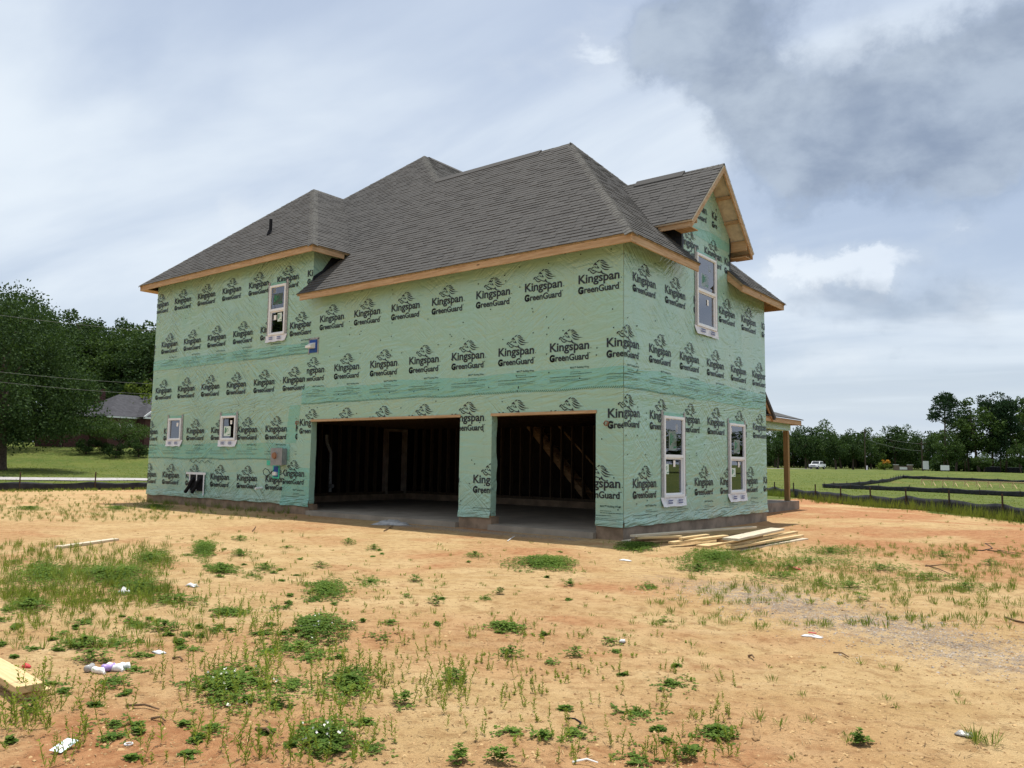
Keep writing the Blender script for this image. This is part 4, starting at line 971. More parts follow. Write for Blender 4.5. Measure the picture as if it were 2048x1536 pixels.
def clover_leaves(L, cx, ex, nx_, dens=1400, hmax=.085, seed=0):
    area = math.pi*np.linalg.norm(ex)*np.linalg.norm(nx_); n = int(np.clip(area*dens, 60, 5200))
    r = np.abs(rng.normal(0, .62, n)); a = rng.uniform(0, 2*math.pi, n); q = r*1.05
    p = cx + (q*np.cos(a))[:, None]*ex + (q*np.sin(a))[:, None]*nx_
    sc_n = 1.1/max(.12, float(np.linalg.norm(ex))); nzv = fbm(p[:, 0], p[:, 1], sc_n, 61+seed, 4)
    keep = (r < .05 + 1.75*nzv) & ((fbm(p[:, 0], p[:, 1], 9, 161+seed, 2) > .34) | (rng.uniform(0, 1, n) < .4)); p = p[keep]; r = r[keep]; n = len(p)
    z = ground_z(p[:, 0], p[:, 1]); h = hmax*(1-.7*np.clip(r, 0, 1))*rng.uniform(.15, 1.0, n)
    top = np.column_stack([p, z+h]); yaw = rng.uniform(0, 2*math.pi, n); sz = rng.uniform(.014, .026, n)
    for k in range(3):
        t = yaw + k*2.094; d = np.column_stack([np.cos(t), np.sin(t), rng.uniform(-.1, .45, n)]); sd = np.column_stack([-np.sin(t), np.cos(t), rng.uniform(-.3, .3, n)])
        L.add(top, d, sd, sz*1.15, sz)
    return top
def stems(L, bx, by, h, nleaf=16, ll=.05, lw=.010, spread=.25):
    """upright leafy weeds at bx,by with heights h"""
    n = len(bx); bz = ground_z(bx, by); base = np.column_stack([bx, by, bz - .005]); lean = np.column_stack([rng.normal(0, spread, n), rng.normal(0, spread, n), np.ones(n)]); lean = norm(lean)
    L.add(base, lean, rdir(n), h, .006); L.add(base, lean, rdir(n), h, .006)
    for k in range(nleaf):
        f = (k+1.2)/(nleaf+1.2); p = base + lean*(h*f)[:, None]; t = k*2.4 + rng.uniform(0, .8, n)
        d = np.column_stack([np.cos(t), np.sin(t), rng.uniform(.5, 1.5, n)]); sz = ll*(1.15 - .6*f)*np.clip(h/.22, .45, 1.5)*rng.uniform(.7, 1.2, n)
        L.add(p, d, rdir(n, -.3, .3), sz, lw*rng.uniform(.8, 1.4, n)*np.clip(h/.2, .6, 1.6), .12)
def tufts(L, bx, by, h, nb=14, w_=.006, spread=.7):
    n = len(bx); bz = ground_z(bx, by)
    for k in range(nb):
        a = rng.uniform(0, 2*math.pi, n); o = rng.uniform(0, .035, n); base = np.column_stack([bx+o*np.cos(a), by+o*np.sin(a), bz-.005])
        s = rng.uniform(.1, spread, n); d = np.column_stack([s*np.cos(a), s*np.sin(a), np.ones(n)]); L.add(base, d, np.column_stack([-np.sin(a), np.cos(a), np.zeros(n)]), h*rng.uniform(.5, 1.1, n), w_, .10)
def px_rand(x0, x1, y0, y1, n, pw=1.0):
    out = []
    for _ in range(n):
        out.append(px_ground(rng.uniform(x0, x1), y0 + (y1-y0)*rng.uniform(0, 1)**pw))
    a = np.array(out); return a[:, 0], a[:, 1]
# single mats big enough to point at
MATS = [(652, 1180, 50, 20, 'round dark clover mat alone on the sand, left of the photo centre'),
 (632, 1254, 88, 30, 'largest dark clover mat, left of centre in front of the wide garage opening'),
 (1090, 1128, 82, 18, 'long flat clover mat in front of the narrow garage opening'),
 (450, 1368, 85, 42, 'sprawling clover mat beside the crumpled bottles, with tall weeds in it'),
 (455, 1224, 45, 12, 'low clover strip directly left of the largest dark mat'),
 (700, 1368, 62, 34, 'bushy clover mat mixed with upright weeds, bottom centre left'),
 (650, 1478, 78, 44, 'white-flowered clover mat at the bottom edge left of centre'),
 (1084, 1477, 32, 14, 'small lone clover mat just left of the bent black strap'),
 (1434, 1468, 42, 22, 'compact clover mat alone on bare clay at lower right'),
 (1010, 1256, 52, 13, 'thin clover mat on the open sand at the picture centre'),
 (1272, 1094, 58, 11, 'clover mat in the house shadow beside the lumber pile'),
 (1430, 1116, 95, 20, 'clover spreading in front of the stacked boards'),
 (408, 1100, 30, 20, 'upright clover tuft behind the weedy bank on the left'),
 (442, 1140, 40, 14, 'clover patch right of the white paper scraps')]
for k, (px, py, hw, hh, lab) in enumerate(MATS):
    c, e, n_ = patch_frame(px, py, hw, hh); L = Leaves(); top = clover_leaves(L, c, e, n_, 2600 if py > 1150 else 2600, (.06 if hw > 45 else .04) if py > 1150 else .09, k)
    root = empty('clover_mat', (0, 0, 0)); tag(root, lab, 'clover', 'clover mats on the lot')
    L_me = L.mesh('leaves', M['clover']); root.location = (c[0], c[1], ground_z(float(c[0]), float(c[1])))
    lo = link('leaves', L_me, root); lo.matrix_local = Matrix.Translation(-root.location); lo['kind'] = 'stuff'
    if hw > 40:
        ns = 40 if k in (3, 5, 6) else 12; S = Leaves(); a = rng.uniform(0, 6.28, ns); r = np.sqrt(rng.uniform(0, 1.6, ns)); p = c + (r*np.cos(a))[:, None]*e + (r*np.sin(a))[:, None]*n_
        stems(S, p[:, 0], p[:, 1], rng.uniform(.06, .20 if k in (3, 5, 6) else .10, ns)); so_ = link('weed_stems', S.mesh('weed_stems', M['weed']), root); so_.matrix_local = Matrix.Translation(-root.location); so_['kind'] = 'stuff'
    if k in (1, 6, 3):
        f = Leaves(); q = top[rng.integers(0, len(top), 22)] + np.array([0, 0, .02]); f.add(q, rdir(22, .2, 1), rdir(22), .016, .016); f.add(q, rdir(22, -.3, .3), rdir(22), .016, .016)
        fo = link('flowers', f.mesh('flowers', M['flower']), root); fo.matrix_local = Matrix.Translation(-root.location); fo['kind'] = 'stuff'
# everything too small and too many to count
L = Leaves()
for px, py, hw, hh in ((300, 1120, 60, 18), (200, 1150, 90, 26), (90, 1150, 90, 34), (280, 1180, 70, 22), (60, 1215, 60, 18), (350, 1205, 60, 14), (170, 1292, 60, 12), (185, 1322, 55, 14), (480, 1110, 25, 9), (480, 1080, 22, 6), (530, 1138, 30, 8), (640, 1135, 25, 6),
                       (697, 1086, 18, 6), (748, 1098, 18, 5), (950, 1113, 24, 5), (830, 1162, 20, 6), (870, 1207, 22, 6), (1140, 1172, 16, 6), (1000, 1190, 20, 5), (330, 1260, 40, 12), (600, 1300, 50, 12), (560, 1410, 40, 14), (910, 1362, 38, 16), (810, 1410, 40, 12), (1150, 1310, 30, 8), (1020, 1310, 40, 10), (920, 1522, 30, 14), (1000, 1525, 40, 10),
                       (1660, 1105, 110, 11), (1530, 1085, 60, 10), (1620, 1125, 120, 11), (1760, 1140, 120, 10), (1560, 1155, 100, 9), (1850, 1160, 100, 9), (1700, 1175, 90, 9), (1930, 1180, 70, 9), (1395, 1140, 70, 10), (1640, 1170, 50, 6), (1885, 1112, 50, 7), (1980, 1130, 40, 7), (60, 1425, 30, 14), (1720, 1490, 22, 5), (1370, 1520, 30, 8), (250, 1150, 80, 24), (1500, 1130, 60, 10), (1580, 1140, 50, 7), (1720, 1200, 26, 7), (235, 1018, 30, 5), (60, 1018, 40, 4), (310, 1015, 40, 6)):
    c, e, n_ = patch_frame(px, py, hw, hh); clover_leaves(L, c, e, n_, (1200 if py > 1150 else 900) if px < 1500 else 420, .09, px % 9)
for x0, x1, y0, y1, n in ((0, 620, 1090, 1300, 60), (200, 800, 1230, 1536, 40), (560, 1330, 1090, 1330, 30), (0, 300, 1230, 1500, 14), (900, 1500, 1300, 1536, 12)):
    for _ in range(n):
        px, py = rng.uniform(x0, x1), rng.uniform(y0, y1); hw = (8 + 40*rng.uniform(0, 1)**3)*(py-900)/330; c, e, n_ = patch_frame(px, py, hw, hw*rng.uniform(.22, .45)); clover_leaves(L, c, e, n_, rng.uniform(250, 600), rng.uniform(.012, .032), int(px) % 13)
tag(link('clover_ground_cover', L.mesh('clover_ground_cover', M['clover'])), 'small scattered clover patches over the clay lot', 'clover', kind='stuff')
L = Leaves()
for (x0, x1, y0, y1, n, h0_, h1_) in ((0, 330, 1090, 1215, 230, .10, .26), (0, 560, 1190, 1300, 130, .08, .22), (0, 560, 1300, 1536, 70, .10, .28), (480, 760, 1290, 1536, 60, .08, .20), (640, 1080, 1280, 1420, 85, .06, .18), (800, 1320, 1390, 1536, 34, .07, .17),
                                       (840, 930, 1340, 1420, 18, .14, .24), (960, 1380, 1270, 1380, 40, .04, .11), (1240, 1480, 1340, 1536, 22, .05, .15), (360, 900, 1090, 1280, 90, .04, .12), (30, 130, 1390, 1470, 20, .16, .30), (480, 570, 1260, 1350, 16, .18, .32), (1300, 1420, 1500, 1536, 7, .12, .2)):
    bx, by = px_rand(x0, x1, y0, y1, n, 1.0)
    k = rng.integers(1, 4, n); bx = np.repeat(bx, k) + rng.normal(0, .045, k.sum()); by = np.repeat(by, k) + rng.normal(0, .045, k.sum()); stems(L, bx, by, rng.uniform(h0_*.5, h1_*.72, len(bx)))
tag(link('upright_weeds', L.mesh('upright_weeds', M['weed'])), 'upright leafy weeds scattered over the clay lot', 'weeds', kind='stuff')
L = Leaves()
for (x0, x1, y0, y1, n, h0_, h1_, sp) in ((1440, 2048, 1090, 1190, 620, .06, .15, .9), (1300, 2048, 1140, 1262, 360, .05, .13, .9), (0, 340, 990, 1045, 380, .07, .22, .6), (300, 620, 1012, 1040, 90, .06, .2, .5), (1350, 1600, 1100, 1160, 120, .06, .15, .8), (600, 1300, 1085, 1300, 95, .03, .08, .9),
                                         (1300, 2048, 1280, 1520, 26, .03, .09, 1.0), (0, 340, 1090, 1215, 420, .08, .20, .7), (0, 420, 1180, 1300, 160, .05, .13, .8), (1540, 2048, 1005, 1110, 90, .04, .12, .8), (1930, 1990, 1478, 1496, 5, .10, .16, 1.1), (330, 620, 1060, 1170, 70, .05, .13, .7)):
    bx, by = px_rand(x0, x1, y0, y1, n); keep = fbm(bx, by, .55, 71) > (.36 if x0 >= 1300 else .2)
    tufts(L, bx[keep], by[keep], rng.uniform(h0_, h1_, keep.sum()), 14, .006, sp)
# along the foundation and silt fence
bx = rng.uniform(-18.4, -10.2, 130); by = rng.uniform(-.55, -.05, 130); tufts(L, bx, by, rng.uniform(.08, .30, 130), 10, .006, .5)
tag(link('grass_tufts', L.mesh('grass_tufts', M['blade'])), 'thin grass tufts growing on the bare clay', 'grass', kind='stuff')
L = Leaves(); f0, f1 = np.array([-14.0, 38.8]), np.array([9.5, 9.33])
n = 1500; u = rng.uniform(0, 1, n); p = f0 + (f1-f0)*u[:, None] + rng.normal(0, .45, (n, 2)) - np.array([.78, .62])*.35; keep = fbm(p[:, 0], p[:, 1], .5, 81) > .36; p = p[keep]
tufts(L, p[:, 0], p[:, 1], rng.uniform(.15, .60, len(p)), 8, .012, .30)
n = 900; p = np.array([-31.5, 13]) + (np.array([-38.5, -6.0]) - np.array([-31.5, 13]))*rng.uniform(0, 1, n)[:, None] + rng.normal(0, .8, (n, 2)) + np.array([1.0, 0]); tufts(L, p[:, 0], p[:, 1], rng.uniform(.08, .25, n), 7, .014, .5)
tag(link('fence_line_grass', L.mesh('fence_line_grass', M['blade'])), 'tall unmown grass along the black silt fences', 'grass', kind='stuff')
# rough meadow and lawn texture beyond the fences
L = Leaves(); n = 5200; D = rng.uniform(27, 150, n); A = rng.uniform(1480, 2060, n); p = np.array([at(a_, 950, d_)[:2] for a_, d_ in zip(A, D)]); keep = d_right(p[:, 0], p[:, 1]) > .8; p = p[keep]; D = D[keep]
tufts(L, p[:, 0], p[:, 1], rng.uniform(.05, .16, len(p))*np.clip(D/60, .8, 2), 4, .02*1.2, 1.0)
n = 2600; D = rng.uniform(36, 95, n); A = rng.uniform(-10, 300, n); p = np.array([at(a_, 950, d_)[:2] for a_, d_ in zip(A, D)]); keep = d_left(p[:, 0], p[:, 1]) > .8; p = p[keep]
tufts(L, p[:, 0], p[:, 1], rng.uniform(.05, .12, len(p)), 4, .03, 1.0)
tag(link('meadow_grass', L.mesh('meadow_grass', M['blade'])), 'rough green grass beyond the silt fences', 'grass', kind='stuff')
# crumbs, pebbles and twigs on the soil
def bits(name, n, pos, smin, smax, m, label, cat, flat=.6):
    V0 = np.array([(1,0,-.2),(-.4,.9,-.2),(-.5,-.8,-.2),(.1,.05,.75),(.55,.5,.35),(-.6,.1,.4)]); T = np.array([(0,4,3),(4,1,3),(1,5,3),(5,2,3),(2,0,3),(0,1,4),(1,2,5)])
    s = rng.uniform(smin, smax, n)*np.where(rng.uniform(0, 1, n) < .1, 1.8, 1); a = rng.uniform(0, 6.28, n); c, q = np.cos(a), np.sin(a); st = rng.uniform(.6, 1.4, n)
    X = (V0[None, :, 0]*c[:, None]*st[:, None] - V0[None, :, 1]*q[:, None])*s[:, None] + pos[:, 0:1]; Y = (V0[None, :, 0]*q[:, None]*st[:, None] + V0[None, :, 1]*c[:, None])*s[:, None] + pos[:, 1:2]
    Z = V0[None, :, 2]*s[:, None]*flat + ground_z(pos[:, 0], pos[:, 1])[:, None] + s[:, None]*.1
    V = np.stack([X, Y, Z], -1).reshape(-1, 3); F = (T[None] + (np.arange(n)*6)[:, None, None]).reshape(-1, 3); tag(link(name, fast_mesh(name, V, F, m)), label, cat, kind='stuff')
def isl(name, c0, c1):
    m = mat(name, c0, .95, .15); t, b = pnodes(m); t.set(b.inputs['Base Color'], t.mix(t.n('ShaderNodeNewGeometry').outputs['Random Per Island'], c0, c1)); return m
n = 15000; D = 3.2*np.exp(rng.uniform(0, 1.9, n)); A = rng.uniform(-40, 2090, n); p = np.array([at(a_, 1000, d_)[:2] for a_, d_ in zip(A, D)]); p = p[(p[:, 1] < -.6) | (p[:, 0] > .5)]
bits('soil_crumbs', len(p), p, .004, .014, isl('soil_crumb', (.20, .11, .05), (.50, .34, .17)), 'loose crumbs of clay on the lot', 'soil')
n = 5200; u = rng.uniform(0, 1, n); seg = np.where(rng.uniform(0, 1, n) < .5, 0, 1)[:, None]; A0 = np.where(seg == 0, ga, gb); B0 = np.where(seg == 0, gb, gc); p = A0 + (B0-A0)*u[:, None] + rng.normal(0, .48, (n, 2))
p2 = np.column_stack([rng.uniform(-6.2, -.7, 1500), -.55 + rng.normal(0, .16, 1500)]); p = np.concatenate([p, p2])
bits('gravel', len(p), p, .004, .011, isl('gravel_stone', (.17, .145, .12), (.42, .36, .30)), 'crushed grey gravel strewn across the drive line', 'gravel')
n = 6500; D = 3.4*np.exp(rng.uniform(0, 1.7, n)); A = rng.uniform(-30, 2080, n); p = np.array([at(a_, 1000, d_)[:2] for a_, d_ in zip(A, D)]); p = p[(p[:, 1] < -.3) | (p[:, 0] > .5)]; n = len(p)
L = Leaves(); a = rng.uniform(0, 6.28, n); L.add(np.column_stack([p, ground_z(p[:, 0], p[:, 1])+.004]), np.column_stack([np.cos(a), np.sin(a), rng.uniform(-.02, .22, n)]), np.column_stack([-np.sin(a), np.cos(a), np.zeros(n)]), rng.uniform(.02, .10, n), rng.uniform(.003, .006, n))
tag(link('straw_and_twigs', L.mesh('straw_and_twigs', isl('dry_straw', (.10, .06, .03), (.42, .30, .15)))), 'bits of straw and twig scattered on the clay', 'twigs', kind='stuff')
# ================================================================== loose lumber
def on_ground(px, py, dz=0.0):
    x, y = px_ground(px, py); z = ground_z(x, y); p = gp(px, py, z + dz); return np.array([p[0], p[1], z + dz])
def board(a, b, wd, th, m, label, name='lumber_board', cat='lumber', group='boards in the lumber pile', roll=0.0, taper=0.0):
    """a, b = end points of the underside centre line"""
    a, b = np.array(a, float), np.array(b, float); d = b - a; ln = np.linalg.norm(d)
    yaw = math.atan2(d[1], d[0]); pit = -math.asin(d[2]/ln); e = .003
    o = MB(); pts = [(-wd/2+e, 0), (wd/2-e, 0), (wd/2, e), (wd/2, th-e), (wd/2-e, th), (-wd/2+e, th), (-wd/2, th-e), (-wd/2, e)]
    n = 5; rj = random.Random(label); c1 = rj.uniform(-.012, .012)
    for k in range(n+1):
        u = k/n; bow = c1*math.sin(math.pi*u)*ln/2
        o.v += [(ln*u, y + bow, z + abs(bow)*.3) for y, z in pts]
    m8 = 8
    for k in range(n):
        for q in range(m8): r = (q+1) % m8; o.f.append([k*m8+q, k*m8+r, (k+1)*m8+r, (k+1)*m8+q][::-1])
    o.f.append(list(range(m8))); o.f.append([n*m8+q for q in range(m8)][::-1])
    ob = o.build(name, M[m]); ob.location = a; ob.rotation_euler = (roll, pit, yaw); bm = bmesh.new(); bm.from_mesh(ob.data); bmesh.ops.recalc_face_normals(bm, faces=bm.faces); bm.to_mesh(ob.data); bm.free()
    return tag(ob, label, cat, group)
og = on_ground
board(og(1266, 1074, .16), og(1508, 1056, .12), .14, .038, 'lumber_pale', 'long board lying closest to the foundation, at the back of the lumber pile')
board(og(1266, 1082, .05), og(1366, 1079, .05), .14, .038, 'lumber_dark', 'dark wet board underneath, at the left of the lumber pile')
board(og(1272, 1078, .12), og(1362, 1075, .12), .09, .038, 'lumber', 'short tan stick on top of the dark wet board')
board(og(1342, 1088, .06), og(1452, 1074, .12), .14, .04, 'lumber', 'tan board with dark end grain sloping up under the wide plank')
board(og(1362, 1079, .13), og(1415, 1072, .13), .10, .038, 'lumber', 'short bright offcut lying between tan boards')
board(og(1404, 1095, .0), og(1470, 1082, .0), .24, .038, 'lumber', 'broad tan board flat under the wide plank')
board(og(1461, 1081, .20), og(1555, 1060, .20), .285, .040, 'lumber_pale', 'widest pale plank on top of the lumber pile')
board(og(1456, 1093, .10), og(1592, 1066, .10), .09, .040, 'lumber', 'rear of the three long pale studs at the right of the lumber pile')
board(og(1466, 1097, .07), og(1604, 1073, .05), .09, .040, 'lumber', 'middle of the three long pale studs at the right of the lumber pile')
board(og(1476, 1102, .0), og(1609, 1079, .0), .16, .030, 'lumber_pale', 'front flat board of the three long ones at the right of the lumber pile')
board(og(1435, 1107, .0), og(1476, 1104, .0), .14, .045, 'lumber', 'short thick block in front of the lumber pile')
board(og(1248, 1085, .0), og(1276, 1081, .0), .12, .038, 'lumber_pale', 'short board end sticking out at the garage corner')
board(og(1440, 1088, .0), og(1520, 1074, .0), .14, .09, 'lumber_dark', 'dark support timber hidden beneath the wide plank')
board(og(116, 1097), og(231, 1081), .14, .040, 'lumber_pale', 'single pale board lying alone on the clay at far left', group=None)
board(og(-60, 1316), og(74, 1396), .16, .042, 'lumber', 'lower tan plank of the doubled beam at the left edge', group='doubled beam at the left edge')
board(og(-70, 1308, .05), og(60, 1384, .05), .16, .042, 'lumber', 'upper tan plank of the doubled beam at the left edge', group='doubled beam at the left edge')

# ================================================================== litter
M['paper'] = mat('white_paper', (.62, .62, .62), .8, .2, var=.06, vscale=30)
M['card'] = mat('pale_blue_card', (.62, .74, .76), .6, .3)
M['film'] = mat('clear_film', (.36, .35, .34), .3, .5, var=.2, vscale=12, bump=.5, bscale=14, bdist=.03)
M['purple'] = mat('purple_plastic', (.36, .25, .55), .4, .4)
M['twig'] = mat('dead_wood', (.13, .085, .05), .9, .1, var=.3, vscale=30)
def crumple(name, px, py, w_, d_, h_, m, label, cat, seed, n=7, yaw=0.0, group=None):
    x, y = px_ground(px, py); z = ground_z(x, y); r = np.random.default_rng(seed); V = []; F = []
    for i in range(n):
        for j in range(n):
            u, v = i/(n-1)-.5, j/(n-1)-.5; e = 1 - (2*max(abs(u), abs(v)))**3
            V.append((u*w_*(1+.2*r.normal()*.5), v*d_*(1+.2*r.normal()*.5), .006 + h_*max(0, e)*r.uniform(.2, 1)))
    for i in range(n-1):
        for j in range(n-1): F.append([i*n+j, (i+1)*n+j, (i+1)*n+j+1, i*n+j+1])
    ob = link(name, fast_mesh(name, V, F, M[m]), None, (x, y, z)); ob.rotation_euler = (0, 0, yaw)
    sm = ob.modifiers.new('thick', 'SOLIDIFY'); sm.thickness = .002
    return tag(ob, label, cat, group)
crumple('paper_scrap', 74, 1153, .14, .10, .04, 'paper', 'torn white paper scrap in the weeds at far left', 'paper', 1)
crumple('paper_scrap', 249, 1187, .13, .11, .08, 'paper', 'crumpled white paper ball among the weeds', 'paper', 2)
crumple('paper_scrap', 384, 1173, .18, .08, .04, 'paper', 'flattened white wrapper right of the weedy bank', 'paper', 3)
crumple('plastic_scrap', 1251, 1122, .20, .07, .02, 'paper', 'white plastic shred on the sand near the garage corner', 'plastic', 4)
crumple('plastic_sheet', 783, 1050, .85, .32, .14, 'film', 'crumpled clear plastic sheet against the garage slab', 'plastic sheet', 5, 10, .6)
crumple('wrapper', 1625, 1274, .17, .08, .02, 'paper', 'red and white food wrapper on the open clay at right', 'wrapper', 6)
o = MB(); x, y = px_ground(1628, 1275); o.box(-.035, .035, -.012, .012, .034, .040); rw = o.build('wrapper_print', M['red'], bpy.data.objects['wrapper']); 
crumple('red_scrap', 1590, 1140, .16, .10, .05, 'red', 'red plastic scrap in the grass before the lumber', 'plastic', 7)
crumple('red_scrap', 52, 1336, .07, .05, .04, 'red', 'small red cap beside the doubled beam', 'plastic', 8)
crumple('paper_scrap', 318, 1305, .12, .06, .02, 'paper', 'thin white paper strip above the bottle cluster', 'paper', 9)
crumple('paper_scrap', 1930, 1474, .10, .05, .03, 'film', 'grey plastic shred at lower right', 'plastic', 10)
crumple('paper_scrap', 1245, 1291, .05, .05, .03, 'paper', 'tiny white paper bit on the sand right of centre', 'paper', 12, 5)
a = og(128, 1499); o = MB(); o.box(-.035, .035, -.065, .065, .0, .002); cd_ = o.build('card', M['card'], None, loc=tuple(a + np.array([0, 0, .02]))); cd_.rotation_euler = (.15, .1, .5); tag(cd_, 'pale blue printed card lying flat at the bottom left', 'card')
o = MB(); o.box(-.02, .02, -.05, .03, .002, .0026); o.build('card_print', M['paper'], cd_)
a = og(257, 1490); o = MB(); o.tube([(.02*math.cos(t/2), .02*math.sin(t/2), .006) for t in range(14)], .004, 6); ri = o.build('washer', M['paper'], None, loc=tuple(a)); tag(ri, 'small white ring on the clay at bottom left', 'ring')
def bottle(px, py, yaw, ln, rad, m, label, capm='white_plastic'):
    p = og(px, py); root = empty('plastic_bottle', (p[0], p[1], p[2]), yaw); tag(root, label, 'bottle', 'discarded bottles')
    o = MB(); L_ = ln; o.tube([(0, 0, rad), (.01, 0, rad), (L_*.3, 0, rad*.95), (L_*.5, .004, rad*.88), (L_*.72, 0, rad), (L_*.85, 0, rad*.62), (L_*.92, 0, rad*.42)], [rad*.8, rad, rad*.93, rad*.86, rad, rad*.55, rad*.36], 14); o.build('bottle_body', M[m], root, True)
    o = MB(); o.tube([(L_*.92, 0, rad*.42), (L_, 0, rad*.42)], rad*.44, 12); o.build('bottle_cap', M[capm], root)
bottle(172, 1346, 2.2, .10, .026, 'film', 'leftmost clear bottle of the discarded cluster'); bottle(186, 1346, .3, .11, .024, 'white_plastic', 'white bottle left of the purple one')
bottle(203, 1345, 1.4, .11, .028, 'purple', 'purple bottle in the discarded cluster'); bottle(214, 1342, .4, .14, .031, 'white_plastic', 'largest white bottle right of the purple one'); bottle(240, 1339, .8, .07, .026, 'white_plastic', 'small white bottle at the right end of the cluster')
def twig(px, py, px2, py2, r, label, m='twig', dz=.01):
    a, b = og(px, py, dz), og(px2, py2, dz*2); o = MB(); q = (a+b)/2 + np.array([.0, .015, .012]); o.tube([(0, 0, 0), tuple(q-a), tuple(b-a)], [r, r*.8, r*.5], 6); ob = o.build('stick', M[m], None, loc=tuple(a)); tag(ob, label, 'stick')
twig(252, 1411, 318, 1418, .008, 'dark flat stick below the bottle cluster'); twig(303, 1437, 330, 1441, .008, 'short dark stick at bottom left'); twig(512, 1457, 546, 1470, .009, 'broken grey bark piece at bottom left of centre')
twig(346, 1316, 366, 1320, .010, 'small dark chip right of the weeds'); twig(1668, 1305, 1698, 1314, .008, 'forked twig on the clay at right'); twig(1497, 1312, 1508, 1315, .010, 'tiny dark chip on the clay right of centre')
twig(1015, 1082, 1030, 1072, .010, 'pale curved splinter in front of the narrow garage opening', 'paper'); twig(1145, 1524, 1196, 1525, .006, 'white plastic strip at the bottom edge', 'white_plastic'); twig(768, 1062, 786, 1052, .015, 'grey stick leaning by the plastic sheet')
twig(1975, 1100, 2040, 1112, .012, 'dark stick lying on red clay at far right'); twig(1850, 1132, 1925, 1130, .010, 'long dry stem in the grass at right'); twig(1852, 1130, 1905, 1150, .010, 'second dry stem crossing the grass at right'); twig(505, 1062, 512, 1052, .010, 'short dark stick on the sand before the left wall')
def strip(name, pts, r, m, label, cat):
    P = [og(*p) for p in pts]; P = [p + np.array([0, 0, r]) for p in P]; o = MB(); o.tube([tuple(p-P[0]) for p in P], r, 7); ob = o.build(name, M[m], None, True, loc=tuple(P[0])); tag(ob, label, cat)
strip('strap', [(1133, 1438), (1150, 1439), (1162, 1447), (1156, 1456), (1146, 1462)], .005, 'black', 'bent black strap on the clay at bottom centre', 'strap')
strip('hose', [(1945, 1101), (1965, 1102), (1985, 1098), (1978, 1092), (1970, 1088), (1990, 1088)], .009, 'black', 'curled black hose on the red clay at far right', 'hose')
strip('hose', [(1995, 1101), (2020, 1106), (2060, 1112)], .009, 'black', 'black hose end leaving the frame at far right', 'hose')
strip('cable', [(2010, 1236), (2030, 1243), (2070, 1252)], .010, 'twig', 'brown cord half buried in clay at right edge', 'cord')

# ================================================================== silt fences
M['fabric'] = mat('black_silt_fabric', (.022, .023, .028), .6, .25, var=.4, vscale=3, bump=.3, bscale=9, bdist=.03)
M['stake'] = mat('fence_stake', (.07, .045, .03), .8, .2, var=.3, vscale=10)
M['fabric_print'] = mat('fabric_print', (.10, .10, .12), .6, .2)
def silt_fence(pts, h, step, label, seed, post_h=.25, prints=False):
    pts = [np.array(p, float) for p in pts]; seg = [np.linalg.norm(pts[i+1]-pts[i]) for i in range(len(pts)-1)]; T = sum(seg)
    def P(s):
        for i, L_ in enumerate(seg):
            if s <= L_ or i == len(seg)-1: return pts[i] + (pts[i+1]-pts[i])*min(s/L_, 1)
            s -= L_
    root = empty('silt_fence', (*pts[0], ground_z(*map(float, pts[0])))); tag(root, label, 'fence', 'silt fences'); inv = Matrix.Translation(-Vector(root.location))
    n = int(T/(step/6)); f, g = wob(seed), wob(seed+3); V = []; F = []
    Q = np.array([P(T*i/n) for i in range(n+1)]); Z = ground_z(Q[:, 0], Q[:, 1])
    for i in range(n+1):
        s = T*i/n; u = (s % step)/step; sag = -.07*math.sin(math.pi*u); d = P(min(T, s+.1)) - P(max(0, s-.1)); d = d/(np.linalg.norm(d)+1e-9); nrm_ = np.array([-d[1], d[0]])
        for k, t_ in enumerate((0, .4, .75, 1.0)):
            off = .05*math.sin(math.pi*t_)*g(s*1.3+k) ; V.append((Q[i][0]+nrm_[0]*off, Q[i][1]+nrm_[1]*off, Z[i] - .05 + (h + sag + .05*f(s))*t_))
    for i in range(n):
        for k in range(3): F.append([i*4+k, (i+1)*4+k, (i+1)*4+k+1, i*4+k+1])
    fb = link('fabric', fast_mesh('fabric', V, F, M['fabric'], True), root); fb.matrix_local = inv
    sm = fb.modifiers.new('thick', 'SOLIDIFY'); sm.thickness = .004
    pm = MB(); pm.box(-.025, .025, -.025, .025, -.2, h + post_h); pme = pm.mesh('post', M['stake']); s = 0
    while s <= T:
        q = P(s); p = link('post', pme, root); p.matrix_local = inv @ Matrix.Translation((q[0], q[1], ground_z(*map(float, q)))) @ Matrix.Rotation(.06*f(s*5), 4, 'X'); s += step
silt_fence([(-14, 38.8), (-2.2, 24), (5.3, 14.6), (11, 7.4)], .55, 3.0, 'black silt fence running past the porch to the right edge', 5)
silt_fence([(-30.4, 15), (-33.3, 8), (-36.9, 2.15), (-40, -6)], .48, 3.4, 'black silt fence at the left edge before the road', 15, .45)
p_ = [at(2130, 998, 70), at(1643, 977, 96), at(1780, 965, 112), at(1806, 958, 130), at(2110, 972, 108)]
silt_fence([q[:2] for q in p_], .58, 4.0, 'distant black silt fence boxing in the neighbouring lot', 25, .12)
